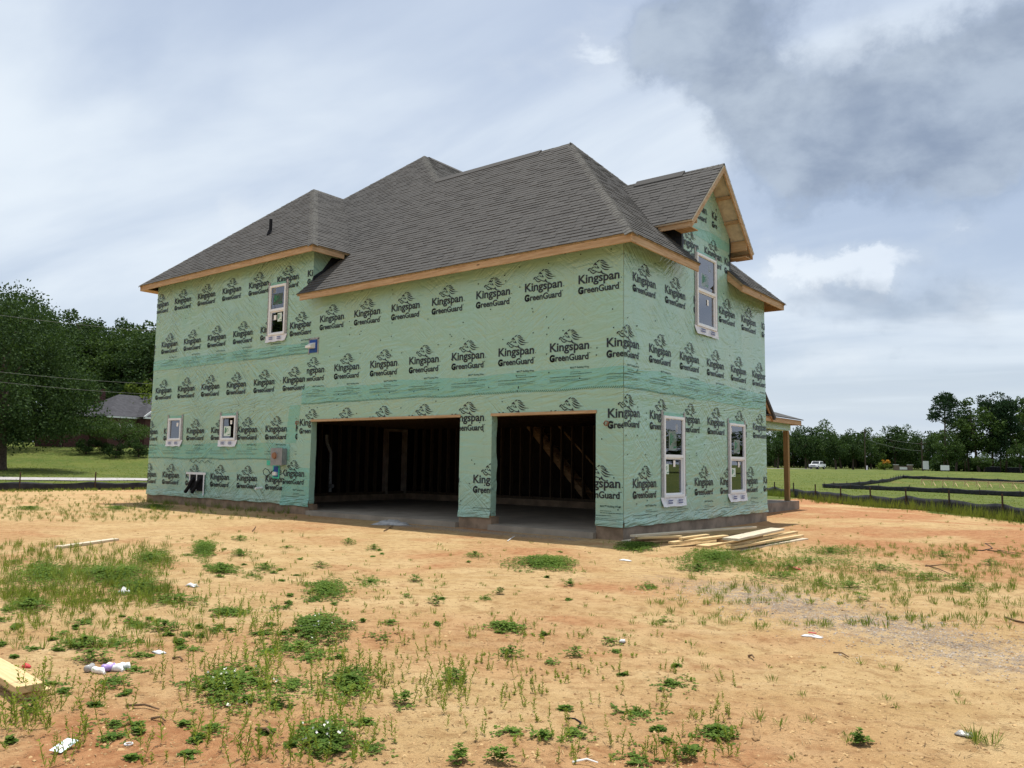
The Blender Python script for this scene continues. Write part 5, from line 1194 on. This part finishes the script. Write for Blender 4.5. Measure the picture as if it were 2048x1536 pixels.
# batter boards on the neighbouring lot
ra, rb = at(1842, 970, 104), at(2075, 976, 92); root = empty('batter_boards', (ra[0], ra[1], ground_z(float(ra[0]), float(ra[1])))); tag(root, 'row of pale timber batter boards staked on the neighbouring lot', 'stakes')
za, zb = ground_z(float(ra[0]), float(ra[1])), ground_z(float(rb[0]), float(rb[1])); inv = Matrix.Translation(-Vector(root.location))
o = MB(); o.prism([(ra[0], ra[1], za+.62), (rb[0], rb[1], zb+.62), (rb[0], rb[1], zb+.76), (ra[0], ra[1], za+.76)], (.04, .04, 0)); q = o.build('rail', M['lumber'], root); q.matrix_local = inv
for k in range(11):
    u = k/10; c = ra*(1-u) + rb*u; z = za*(1-u)+zb*u; o = MB(); o.tube([(c[0], c[1], z-.1), (c[0]+.1, c[1]+.1, z+.74)], .05, 5); q = o.build('stake', M['lumber'], root); q.matrix_local = inv
    o = MB(); o.tube([(c[0]+.6, c[1]-.5, z-.1), (c[0]+.1, c[1]+.1, z+.70)], .05, 5); q = o.build('brace', M['lumber'], root); q.matrix_local = inv
# ================================================================== trees
M['bark'] = mat('tree_bark', (.085, .065, .05), .95, .1, var=.35, vscale=5, bump=.4, bscale=12, bdist=.05)
M['oak'] = leaf_mat('broad_leaf_dark', (.014, .036, .012), (.062, .105, .030), .2)
M['oak2'] = leaf_mat('broad_leaf_mid', (.020, .048, .014), (.085, .135, .034), .22)
M['lime'] = leaf_mat('yellow_green_leaf', (.085, .135, .022), (.17, .22, .04), .3)
M['needle'] = leaf_mat('pine_needles', (.018, .043, .020), (.040, .074, .032), .12)
def broadleaf(seed, h, cr, cz, ch, nclump, per, leaf, m, trunk_r=.28, flat=1.0):
    """trunk and crown meshes of one tree; crown = clumps of leaves through an uneven ellipsoid centred at height cz"""
    r = np.random.default_rng(seed); tm = MB(); top = np.array([r.normal(0, .05*h), r.normal(0, .05*h), cz + ch*.45])
    tm.tube([(0, 0, -.3), (0, 0, .25), tuple(top*.35), tuple(top*.7), tuple(top)], [trunk_r*1.5, trunk_r*1.05, trunk_r*.85, trunk_r*.55, trunk_r*.15], 9)
    u = r.normal(0, 1, (nclump, 3)); u = norm(u); rad = r.uniform(.25, 1.0, nclump)**.45
    az = np.arctan2(u[:, 1], u[:, 0]); lob = 1 + .18*np.sin(2*az+seed) + .12*np.sin(5*az+seed*2) + .12*np.sin(4*u[:, 2]+seed)
    C = u*rad[:, None]*lob[:, None]*np.array([cr, cr, ch]) + np.array([0, 0, cz]); C[:, 2] = np.where(u[:, 2] < -.25, C[:, 2]*.6 + (cz - .3*ch)*.4, C[:, 2])
    for c in C[r.integers(0, nclump, 9)]:
        s = top*r.uniform(.35, .8); tm.tube([tuple(s), tuple((s+c)/2 + np.array([0, 0, .06*h])), tuple(c)], [trunk_r*.38, trunk_r*.24, trunk_r*.08], 6)
    L = Leaves(); cs = r.uniform(.16, .34, nclump)*cr
    for c, q in zip(C, cs):
        k = int(per*r.uniform(.6, 1.3)); d = norm(r.normal(0, 1, (k, 3))); rr_ = r.uniform(.35, 1.08, k)**.5
        p = c + d*rr_[:, None]*q*np.array([1, 1, .72*flat]); dr = norm(d*.6 + r.normal(0, .6, (k, 3)) + np.array([0, 0, -.15])); L.add(p, dr, r.normal(0, 1, (k, 3)), leaf*r.uniform(.6, 1.3, k), leaf*r.uniform(.45, .9, k))
    return tm.mesh('trunk', M['bark'], True), L.mesh('crown', M[m])
def pine(seed, h, cr, base, nlay, per, leaf, m='needle'):
    r = np.random.default_rng(seed); tm = MB(); tm.tube([(0, 0, -.3), (.02*h, 0, h*.35), (.03*h, .01*h, h*.7), (.03*h, 0, h*.97)], [.24, .19, .14, .04], 8); L = Leaves()
    for k in range(nlay):
        f = r.uniform(0, 1)**.8; z = h*(base + (1-base)*f); R_ = cr*(1.05 - .55*f)*r.uniform(.35, 1.0); a = r.uniform(0, 6.28); c = np.array([.03*h + R_*math.cos(a), R_*math.sin(a), z + r.normal(0, .02*h)])
        tm.tube([(.03*h, 0, z - .03*h), tuple(c)], [.05, .015], 5)
        n = int(per*r.uniform(.6, 1.3)); d = norm(r.normal(0, 1, (n, 3))); p = c + d*r.uniform(.3, 1, n)[:, None]*np.array([1, 1, .5])*cr*.34; L.add(p, norm(d + np.array([0, 0, .3])), r.normal(0, 1, (n, 3)), leaf*r.uniform(.6, 1.3, n), leaf*.5)
    return tm.mesh('trunk', M['bark'], True), L.mesh('crown', M[m])
def plant_tree(meshes, xy, z, sc, rz, name, label, cat='tree', group=None):
    root = empty(name, (float(xy[0]), float(xy[1]), z), rz); root.scale = (sc[0], sc[0], sc[1]) if isinstance(sc, tuple) else (sc, sc, sc); tag(root, label, cat, group)
    link('trunk', meshes[0], root); link('crown', meshes[1], root); return root
def gz_at(p): return ground_z(float(p[0]), float(p[1]))
# near left: the big shade tree and the yard trees
big = broadleaf(3, 14, 6.4, 6.4, 5.9, 240, 230, .21, 'oak', .42)
p = at(0, 937, 60); plant_tree(big, p, gz_at(p), (.97, 1.0), .4, 'shade_tree', 'largest dark leafy tree with its trunk at the left edge of the lawn')
p = at(-95, 925, 78); plant_tree(big, p, gz_at(p), (1.3, 1.2), 2.2, 'shade_tree', 'tallest tree at the left edge rising behind the shade tree')
wood = [broadleaf(20+k, 18, 5.8, 11.5, 8.0, 150, 120, .40, 'oak' if k != 1 else 'oak2', .35) for k in range(3)]
k = 0
for px, top, D in ((55, 596, 112), (105, 622, 118), (150, 634, 122), (190, 642, 116), (228, 644, 124), (262, 646, 118), (296, 648, 126), (335, 640, 120), (20, 590, 125), (130, 640, 132), (245, 655, 110), (300, 668, 108), (375, 650, 122)):
    p = at(px, 900, D); z = gz_at(p); hh = (CAM[2] + D*ray(px, top)[2]) - z; plant_tree(wood[k % 3], p, z, (1.0 + .12*((k*37) % 5-2)/2, hh/19.6), k*1.7, 'woodland_tree', 'tall dark woodland tree in the bank behind the brick house', 'tree', 'woodland trees behind the brick house'); k += 1
for i, (x, y, s) in enumerate(((-112, 8, 1.0), (-106, -14, 1.05), (-100, -34, .95), (-92, -52, 1.1), (-80, -68, 1.0), (-66, -80, .95), (-50, -90, 1.05), (-32, -96, 1.0), (-98, -24, .9), (-72, -74, .9))):
    plant_tree(wood[i % 3], (x, y), ground_z(float(x), float(y)), (s*2.3, s*1.1), i*2.1, 'woodland_tree', 'woodland tree past the left edge, seen only mirrored in the small windows', 'tree', 'woodland mirrored in the left windows')
lime = broadleaf(41, 6, 2.6, 3.6, 2.3, 40, 80, .30, 'lime', .15); p = at(272, 890, 101); plant_tree(lime, p, gz_at(p), (1.15, 1.38), 0, 'yard_tree', 'yellow-green tree showing above the brick house roof')
myr = broadleaf(43, 5, 3.3, 3.2, 1.25, 70, 95, .17, 'oak2', .16, .8)
p = at(178, 908, 80); plant_tree(myr, p, gz_at(p), (1.0, .82), .3, 'yard_tree', 'low spreading yard tree left of the brick house'); p = at(240, 908, 79); plant_tree(myr, p, gz_at(p), (.9, .74), 2.1, 'yard_tree', 'flat-topped yard tree before the brick house')
p = at(120, 905, 86); plant_tree(myr, p, gz_at(p), (.7, .7), 1.1, 'yard_tree', 'small yard tree half hidden behind the shade tree')
shrub = broadleaf(47, 1.4, .85, .62, .55, 26, 70, .12, 'oak', .05)
for px, D, sc, lab in ((172, 78, 1.25, 'rounded dark shrub under the spreading yard tree'), (207, 79, .9, 'small dark shrub between the yard trees'), (232, 77, 1.1, 'dark shrub under the flat-topped yard tree'), (278, 78, 1.15, 'dark shrub next to the green house corner'), (262, 90, 1.0, 'shrub against the brick wall')):
    p = at(px, 905, D); plant_tree(shrub, p, gz_at(p), sc, px*.1, 'shrub', lab, 'shrub', 'shrubs in the brick house yard')
# right: far tree line
far = [broadleaf(60+k, 11, 4.6, 6.3, 4.9, 62, 70, .50, ('oak', 'oak2', 'oak')[k], .28) for k in range(3)]
k = 0
for px, top, D in ((1518, 862, 232), (1550, 858, 226), (1588, 854, 238), (1618, 858, 224), (1648, 853, 236), (1682, 861, 230), (1712, 868, 240), (1742, 867, 228), (1768, 862, 236), (1790, 856, 230), (1822, 862, 238), (1850, 864, 228), (1872, 868, 236), (1600, 872, 248), (1700, 872, 250), (1800, 868, 252), (1480, 862, 236)):
    p = at(px, 930, D); z = gz_at(p); hh = (CAM[2] + D*ray(px, top)[2]) - z; plant_tree(far[k % 3], p, z, (1.0 + .1*((k*31) % 5-2)/2, hh/11.4), k*2.3, 'hedgerow_tree', 'dark tree in the distant line behind the pickup and road', 'tree', 'distant tree line on the right'); k += 1
orch = broadleaf(70, 7, 3.4, 4.4, 2.9, 46, 70, .42, 'oak', .22)
for px, D, lab in ((1556, 205, 'round tree with bare trunk next to the porch post'), (1612, 203, 'round tree with bare trunk behind the pickup'), (1672, 200, 'round tree with bare trunk right of the pickup'), (1706, 204, 'small round tree left of the first utility pole')):
    p = at(px, 938, D); z = gz_at(p); plant_tree(orch, p, z, (1.15, 1.25), px*.3, 'roadside_tree', lab, 'tree', 'roadside trees')
pn = [pine(80+k, 17, 3.4, (.62, .35, .28)[k], (34, 52, 60)[k], 85, .55) for k in range(3)]; rb_ = broadleaf(90, 14, 4.0, 8.0, 6.2, 74, 75, .48, 'oak2', .28)
for i, (px, top, D, kind, lab) in enumerate(((1888, 791, 172, 0, 'tallest pine with bare trunk and flat crown at the edge of the wood'), (1912, 838, 178, 3, 'leafy tree right beside the bare-trunked pine'), (1938, 818, 182, 1, 'pine in the right-hand wood, left of the tall leafy tree'),
        (1958, 800, 176, 3, 'tall leafy tree in the middle of the right-hand wood'), (1985, 788, 180, 1, 'highest dark pine in the right-hand wood'), (2012, 800, 174, 2, 'full pine right of the highest one'), (2040, 796, 178, 3, 'leafy tree at the right edge of the picture'), (2070, 800, 180, 1, 'pine cut off by the right edge of the picture'),
        (1898, 868, 168, 3, 'low leafy tree under the bare-trunked pine'), (1930, 862, 190, 2, 'dense pine deep in the right-hand wood'), (2000, 850, 190, 2, 'dense pine behind the highest one'), (1968, 905, 166, 3, 'light green sapling before the wood'), (2042, 880, 168, 3, 'leafy sapling near the mailbox clusters'))):
    p = at(px, 935, D); z = gz_at(p); hh = (CAM[2] + D*ray(px, top)[2]) - z; ms_ = pn[kind] if kind < 3 else rb_; b_ = 17.2 if kind < 3 else 14.4
    plant_tree(ms_, p, z, (max(.45, min(1.1, hh/b_*1.05)), hh/b_), i*1.3, 'pine_tree' if kind < 3 else 'woodland_tree', lab, 'tree', 'wood at the right')
for i, (x, y, s) in enumerate(((14, 190, 1.0), (30, 182, .95), (46, 172, 1.1), (60, 160, 1.0), (74, 146, 1.05), (86, 130, .95), (96, 112, 1.0), (104, 94, 1.05))):
    plant_tree(rb_, (x, y), ground_z(float(x), float(y)), (s*2.2, s*.62), i*1.9, 'woodland_tree', 'woodland tree past the right edge, seen only mirrored in the gable wall windows', 'tree', 'woodland mirrored in the right windows')
# low scrub closing the foot of the woods
sc_ = broadleaf(95, 3, 3.2, 1.5, 1.4, 40, 60, .45, 'oak', .06)
n_ = len(sc_[1].vertices); V0 = np.empty(n_*3, np.float32); sc_[1].vertices.foreach_get('co', V0); V0 = V0.reshape(-1, 3); VV = []
for i, (px, D) in enumerate([(q, 240 + (q % 7)*2) for q in range(1500, 1880, 24)] + [(q, 196) for q in range(1884, 2080, 22)] + [(q, 118 + (q % 5)) for q in range(-30, 330, 26)]):
    p = at(px, 930, D); c_, s_ = math.cos(i*.9), math.sin(i*.9); k_ = 1.0 + .5*((i*13) % 5)/5
    VV.append(np.column_stack([V0[:, 0]*c_ - V0[:, 1]*s_ + p[0], V0[:, 0]*s_ + V0[:, 1]*c_ + p[1], V0[:, 2]*k_ + gz_at(p)]))
VV = np.concatenate(VV); tag(link('undergrowth', fast_mesh('undergrowth', VV, np.arange(len(VV)).reshape(-1, 4), M['oak'])), 'dark undergrowth filling the foot of the woods', 'undergrowth', kind='stuff')
fb = broadleaf(97, 1.6, .9, .8, .6, 20, 60, .16, 'lime', .05); M['orange_leaf'] = leaf_mat('orange_flower', (.45, .20, .03), (.55, .30, .05), .2); fo = broadleaf(98, 1.2, .55, 1.25, .35, 12, 50, .14, 'orange_leaf', .03)
p = at(1768, 932, 182); plant_tree(fb, p, gz_at(p), (1.7, 1.4), 0, 'flowering_bush', 'green bush with orange blossom by the entrance wall', 'bush'); p = at(1771, 928, 181); plant_tree(fo, p, gz_at(p), (1.5, 1.6), 0, 'flowering_bush', 'orange blossom top beside the entrance wall', 'bush')

# ================================================================== roads
M['road'] = mat('pale_asphalt', (.36, .34, .33), .9, .2, var=.12, vscale=1.5, coords='World')
def road(pts, wd, name, label):
    pts = np.array(pts, float); seg = np.r_[0, np.cumsum(np.linalg.norm(np.diff(pts, axis=0), axis=1))]; n = int(seg[-1]/1.5); s = np.linspace(0, seg[-1], n); c = np.column_stack([np.interp(s, seg, pts[:, 0]), np.interp(s, seg, pts[:, 1])])
    d = np.gradient(c, axis=0); d /= np.linalg.norm(d, axis=1)[:, None]; nr_ = np.column_stack([-d[:, 1], d[:, 0]]); V = []
    for k in (-1, -.5, 0, .5, 1):
        q = c + nr_*wd/2*k; V.append(np.column_stack([q, ground_z(q[:, 0], q[:, 1]) + .045]))
    V = np.stack(V, 1).reshape(-1, 3); F = [[i*5+k, (i+1)*5+k, (i+1)*5+k+1, i*5+k+1] for i in range(n-1) for k in range(4)]
    tag(link(name, fast_mesh(name, V, F, M['road'], True)), label, 'road', kind='structure')
road([(-60, -12), (-53, 0), (-48.2, 6.1), (-43.2, 12.7), (-37, 21), (-28, 33), (-18, 46)], 4.2, 'road', 'pale asphalt lane crossing behind the left fence')
ra = [at(q, 940, 186)[:2] for q in (1400, 1480, 1560, 1640, 1720, 1800)]; road(ra, 5.0, 'road', 'far pale road where the pickup drives')

# ================================================================== brick house on the left
M['brick'] = mat('dark_red_brick', (.085, .042, .038), .9, .15, var=.3, vscale=9); M['old_roof'] = mat('dark_grey_roof', (.055, .055, .062), .9, .2, var=.25, vscale=2.5); M['trim'] = mat('white_trim', (.75, .75, .77), .6, .3); M['dark_glass'] = mat('dark_window', (.015, .018, .022), .1, .5)
pA, pB = at(213, 898, 92), at(420, 898, 104); ax = (pB-pA)[:2]; ax /= np.linalg.norm(ax); gz0 = gz_at(pA) - .2
BH = empty('brick_house', (pA[0], pA[1], gz0), math.atan2(ax[1], ax[0])); tag(BH, 'dark brick house with grey hip roof behind the yard trees on the left', 'house')
def B(mb, name, m, par=None): return mb.build(name, M[m], par or BH)
def hip(x0, x1, y0, y1, z0, h, ov=.35):
    x0, x1, y0, y1 = x0-ov, x1+ov, y0-ov, y1+ov; w2 = (y1-y0)/2; k = min(w2*.9, (x1-x0)/2-.1); o = MB(); a, b = (x0+k, (y0+y1)/2, z0+h), (x1-k, (y0+y1)/2, z0+h)
    c = [(x0, y0, z0), (x1, y0, z0), (x1, y1, z0), (x0, y1, z0)]; o.poly([c[0], c[1], b, a]); o.poly([c[1], c[2], b]); o.poly([c[2], c[3], a, b]); o.poly([c[3], c[0], a]); o.poly(c[::-1]); return o
o = MB(); o.box(0, 12, 0, 8.5, 0, 3.7); B(o, 'wall', 'brick'); o = MB(); o.box(-3.6, -.01, 2.5, 8.5, 0, 3.6); B(o, 'wall', 'brick'); o = MB(); o.box(3.6, 7.5, -1.6, -.01, 0, 3.7); B(o, 'wall', 'brick')
r1 = B(hip(0, 12, 0, 8.5, 3.9, 2.9), 'roof', 'old_roof'); B(hip(-3.6, 1.5, 2.5, 8.5, 3.8, 2.2), 'roof', 'old_roof'); B(hip(3.6, 7.5, -1.6, 3.0, 3.9, 1.7), 'roof', 'old_roof')
o = MB(); o.box(-.3, 12.3, -.32, -.02, 3.7, 3.88); B(o, 'eave_trim', 'trim'); o = MB(); o.box(3.3, 7.8, -1.95, -1.62, 3.7, 3.9); B(o, 'eave_trim', 'trim')
o = MB(); o.prism([(3.2, -1.96, 3.95), (5.5, -1.96, 5.7), (5.5, -1.96, 5.5), (3.45, -1.96, 3.9)], (0, .12, 0)); o2 = B(o, 'gable_trim', 'trim')
for cx in (1.15, 2.75):
    o = MB(); o.box(cx-.45, cx+.45, -.03, -.005, 1.1, 2.6); wn = B(o, 'window', 'dark_glass'); q = MB(); q.prism([(cx + .5*math.cos(t), -.04, 2.6 + .5*math.sin(t)) for t in np.linspace(0, math.pi, 9)], (0, .03, 0)); B(q, 'fanlight', 'trim', wn)
o = MB(); o.box(2.0, 2.9, 5.6, 6.4, 5, 7.4); B(o, 'chimney', 'brick', r1)

# ================================================================== utility lines
M['wire'] = mat('power_wire', (.10, .11, .10), .6, .3)
for (xa, ya, xb, yb, lab) in ((-60, 622, 340, 664, 'uppermost power wire crossing the trees on the left'), (-60, 737, 340, 769, 'middle power wire crossing the trees on the left'), (-60, 757, 340, 790, 'lowest power wire crossing the trees on the left')):
    a, b = at(xa, ya, 44), at(xb, yb, 50); pts = [a*(1-u)+b*u + np.array([0, 0, -.5*4*u*(1-u)*.25]) for u in np.linspace(0, 1, 14)]; o = MB(); o.tube([tuple(p-a) for p in pts], .009, 5); ob = o.build('power_line', M['wire'], None, loc=tuple(a)); tag(ob, lab, 'wire', 'power wires on the left')
def upole(px, top, D, lab):
    p = at(px, 935, D); z = gz_at(p); h = CAM[2] + D*ray(px, top)[2] - z; root = empty('utility_pole', (p[0], p[1], z)); tag(root, lab, 'pole', 'utility poles'); o = MB(); o.tube([(0, 0, -.3), (0, 0, h)], [.17, .11], 8); o.build('pole', M['bark'], root)
    o = MB(); o.box(-1.0, 1.0, -.06, .06, h-.9, h-.75); o.build('crossarm', M['bark'], root); o = MB(); o.tube([(.25, 0, h-2.0), (.25, 0, h-1.2)], .18, 8); o.build('transformer', M['steel'], root); return np.array([p[0], p[1], z+h-.8])
q1 = upole(1731, 857, 196, 'utility pole standing clear of the distant tree line'); q2 = upole(1845, 880, 178, 'utility pole left of the white signboards')
for dz, lab in ((0, 'upper wire between the two distant utility poles'), (-1.6, 'lower wire between the two distant utility poles')):
    pts = [q1*(1-u)+q2*u + np.array([0, 0, dz - 1.2*4*u*(1-u)*.5]) for u in np.linspace(0, 1, 12)]; o = MB(); o.tube([tuple(p-q1) for p in pts], .03, 5); ob = o.build('power_line', M['wire'], None, loc=tuple(q1)); tag(ob, lab, 'wire', 'wires between the distant poles')

# ================================================================== roadside things on the right
def place(name, px, py, D, label, cat, group=None, rz=0.0):
    p = at(px, py, D); root = empty(name, (p[0], p[1], gz_at(p)), rz); tag(root, label, cat, group); return root
FACE = math.atan2(C_R[1], C_R[0])
for px, D, w_, h_, z0, lab in ((1852, 170, 1.3, 1.75, .35, 'tall white signboard left of the wide one'), (1890, 160, 1.85, 1.0, .25, 'wide low white signboard before the wood')):
    r_ = place('signboard', px, 940, D, lab, 'sign', 'white signboards', FACE + .1); o = MB(); o.box(-w_/2, w_/2, -.02, .02, z0, z0+h_); o.build('panel', M['trim'], r_)
    for s in (-1, 1): o = MB(); o.box(s*w_*.42-.05, s*w_*.42+.05, .022, .12, -.3, z0+h_*.9); o.build('post', M['stake'], r_)
for px, lab in ((1986, 'left cluster of black mailboxes'), (2030, 'right cluster of black mailboxes')):
    r_ = place('mailbox_cluster', px, 948, 172, lab, 'mailboxes', 'mailbox clusters', FACE)
    for k in (-1, 0, 1):
        o = MB(); o.box(k*1.02-.46, k*1.02+.46, -.25, .25, .30, 1.35); bx_ = o.build('mailbox', M['black'], r_); o = MB(); o.box(k*1.02-.48, k*1.02+.48, -.28, .28, 1.351, 1.41); o.build('mailbox_lid', M['steel'], bx_); o = MB(); o.box(k*1.02-.12, k*1.02+.12, -.12, .12, -.2, .299); o.build('pedestal', M['black'], bx_)
r_ = place('entrance_wall', 1806, 937, 180, 'brick entrance wall with pale sign panel between two piers', 'wall', None, FACE); M['brick2'] = mat('tan_brick', (.20, .15, .125), .9, .15, var=.3, vscale=10)
for s in (-1, 1): o = MB(); o.box(s*1.6-.45, s*1.6+.45, -.3, .3, -.2, 1.25); q = o.build('pier', M['brick2'], r_); o = MB(); o.box(s*1.6-.55, s*1.6+.55, -.4, .4, 1.251, 1.36); o.build('pier_cap', M['trim'], q)
o = MB(); o.box(-1.14, 1.14, -.18, .18, -.2, 1.0); q = o.build('panel_wall', M['brick2'], r_); o = MB(); o.box(-.85, .85, -.215, -.182, .25, .8); o.build('sign_panel', M['trim'], q)
r_ = place('roadside_marker', 1735, 937, 186, 'small black and white upright marker beside the distant pole', 'post', None, FACE); o = MB(); o.box(-.22, -.02, -.1, .1, -.1, 1.0); o.build('white_side', M['trim'], r_); o = MB(); o.box(-.015, .24, -.1, .1, .1, 1.05); o.build('black_side', M['black'], r_)
# white pickup truck on the far road
M['truck_paint'] = mat('white_truck_paint', (.80, .81, .83), .25, .5); M['tyre'] = mat('tyre_rubber', (.012, .012, .012), .8, .2); M['chrome'] = mat('bright_grille', (.35, .36, .38), .3, .5, metal=.6)
tr = place('pickup_truck', 1635, 938, 190, 'white pickup truck driving on the far road', 'truck', None, FACE + R(180 + 48))
o = MB(); prof = [(-2.75, .55), (2.75, .55), (2.80, .95), (2.70, 1.12), (1.35, 1.22), (.75, 1.85), (-.95, 1.88), (-1.15, 1.25), (-2.75, 1.22)]
o.prism([(x, -.95, z) for x, z in prof], (0, 1.9, 0)); body = o.build('body', M['truck_paint'], tr)
for s in (-1, 1):
    o = MB(); o.prism([(1.22, s*.955, 1.24), (.72, s*.955, 1.75), (-.88, s*.955, 1.77), (-1.0, s*.955, 1.26)], (0, s*.01, 0)); o.build('side_window', M['dark_glass'], body)
o = MB(); o.poly([(1.37, -.85, 1.235), (1.37, .85, 1.235), (.80, .80, 1.83), (.80, -.80, 1.83)]); o.build('windscreen', M['dark_glass'], body)
o = MB(); o.box(2.80, 2.83, -.6, .6, .72, 1.02); o.build('grille', M['chrome'], body); o = MB(); o.box(2.76, 2.92, -.95, .95, .45, .66); o.build('bumper', M['chrome'], tr)
for s in (-1, 1): o = MB(); o.box(2.74, 2.83, s*.62, s*.90, .82, 1.04); o.build('headlight', M['sticker_white'], body)
for x in (1.75, -1.75):
    for s in (-1, 1):
        o = MB(); o.tube([(x, s*.72, .40), (x, s*.98, .40)], .40, 16); wh = o.build('wheel', M['tyre'], tr); o = MB(); o.tube([(x, s*.981, .40), (x, s*.99, .40)], .22, 12); o.build('rim', M['chrome'], wh)
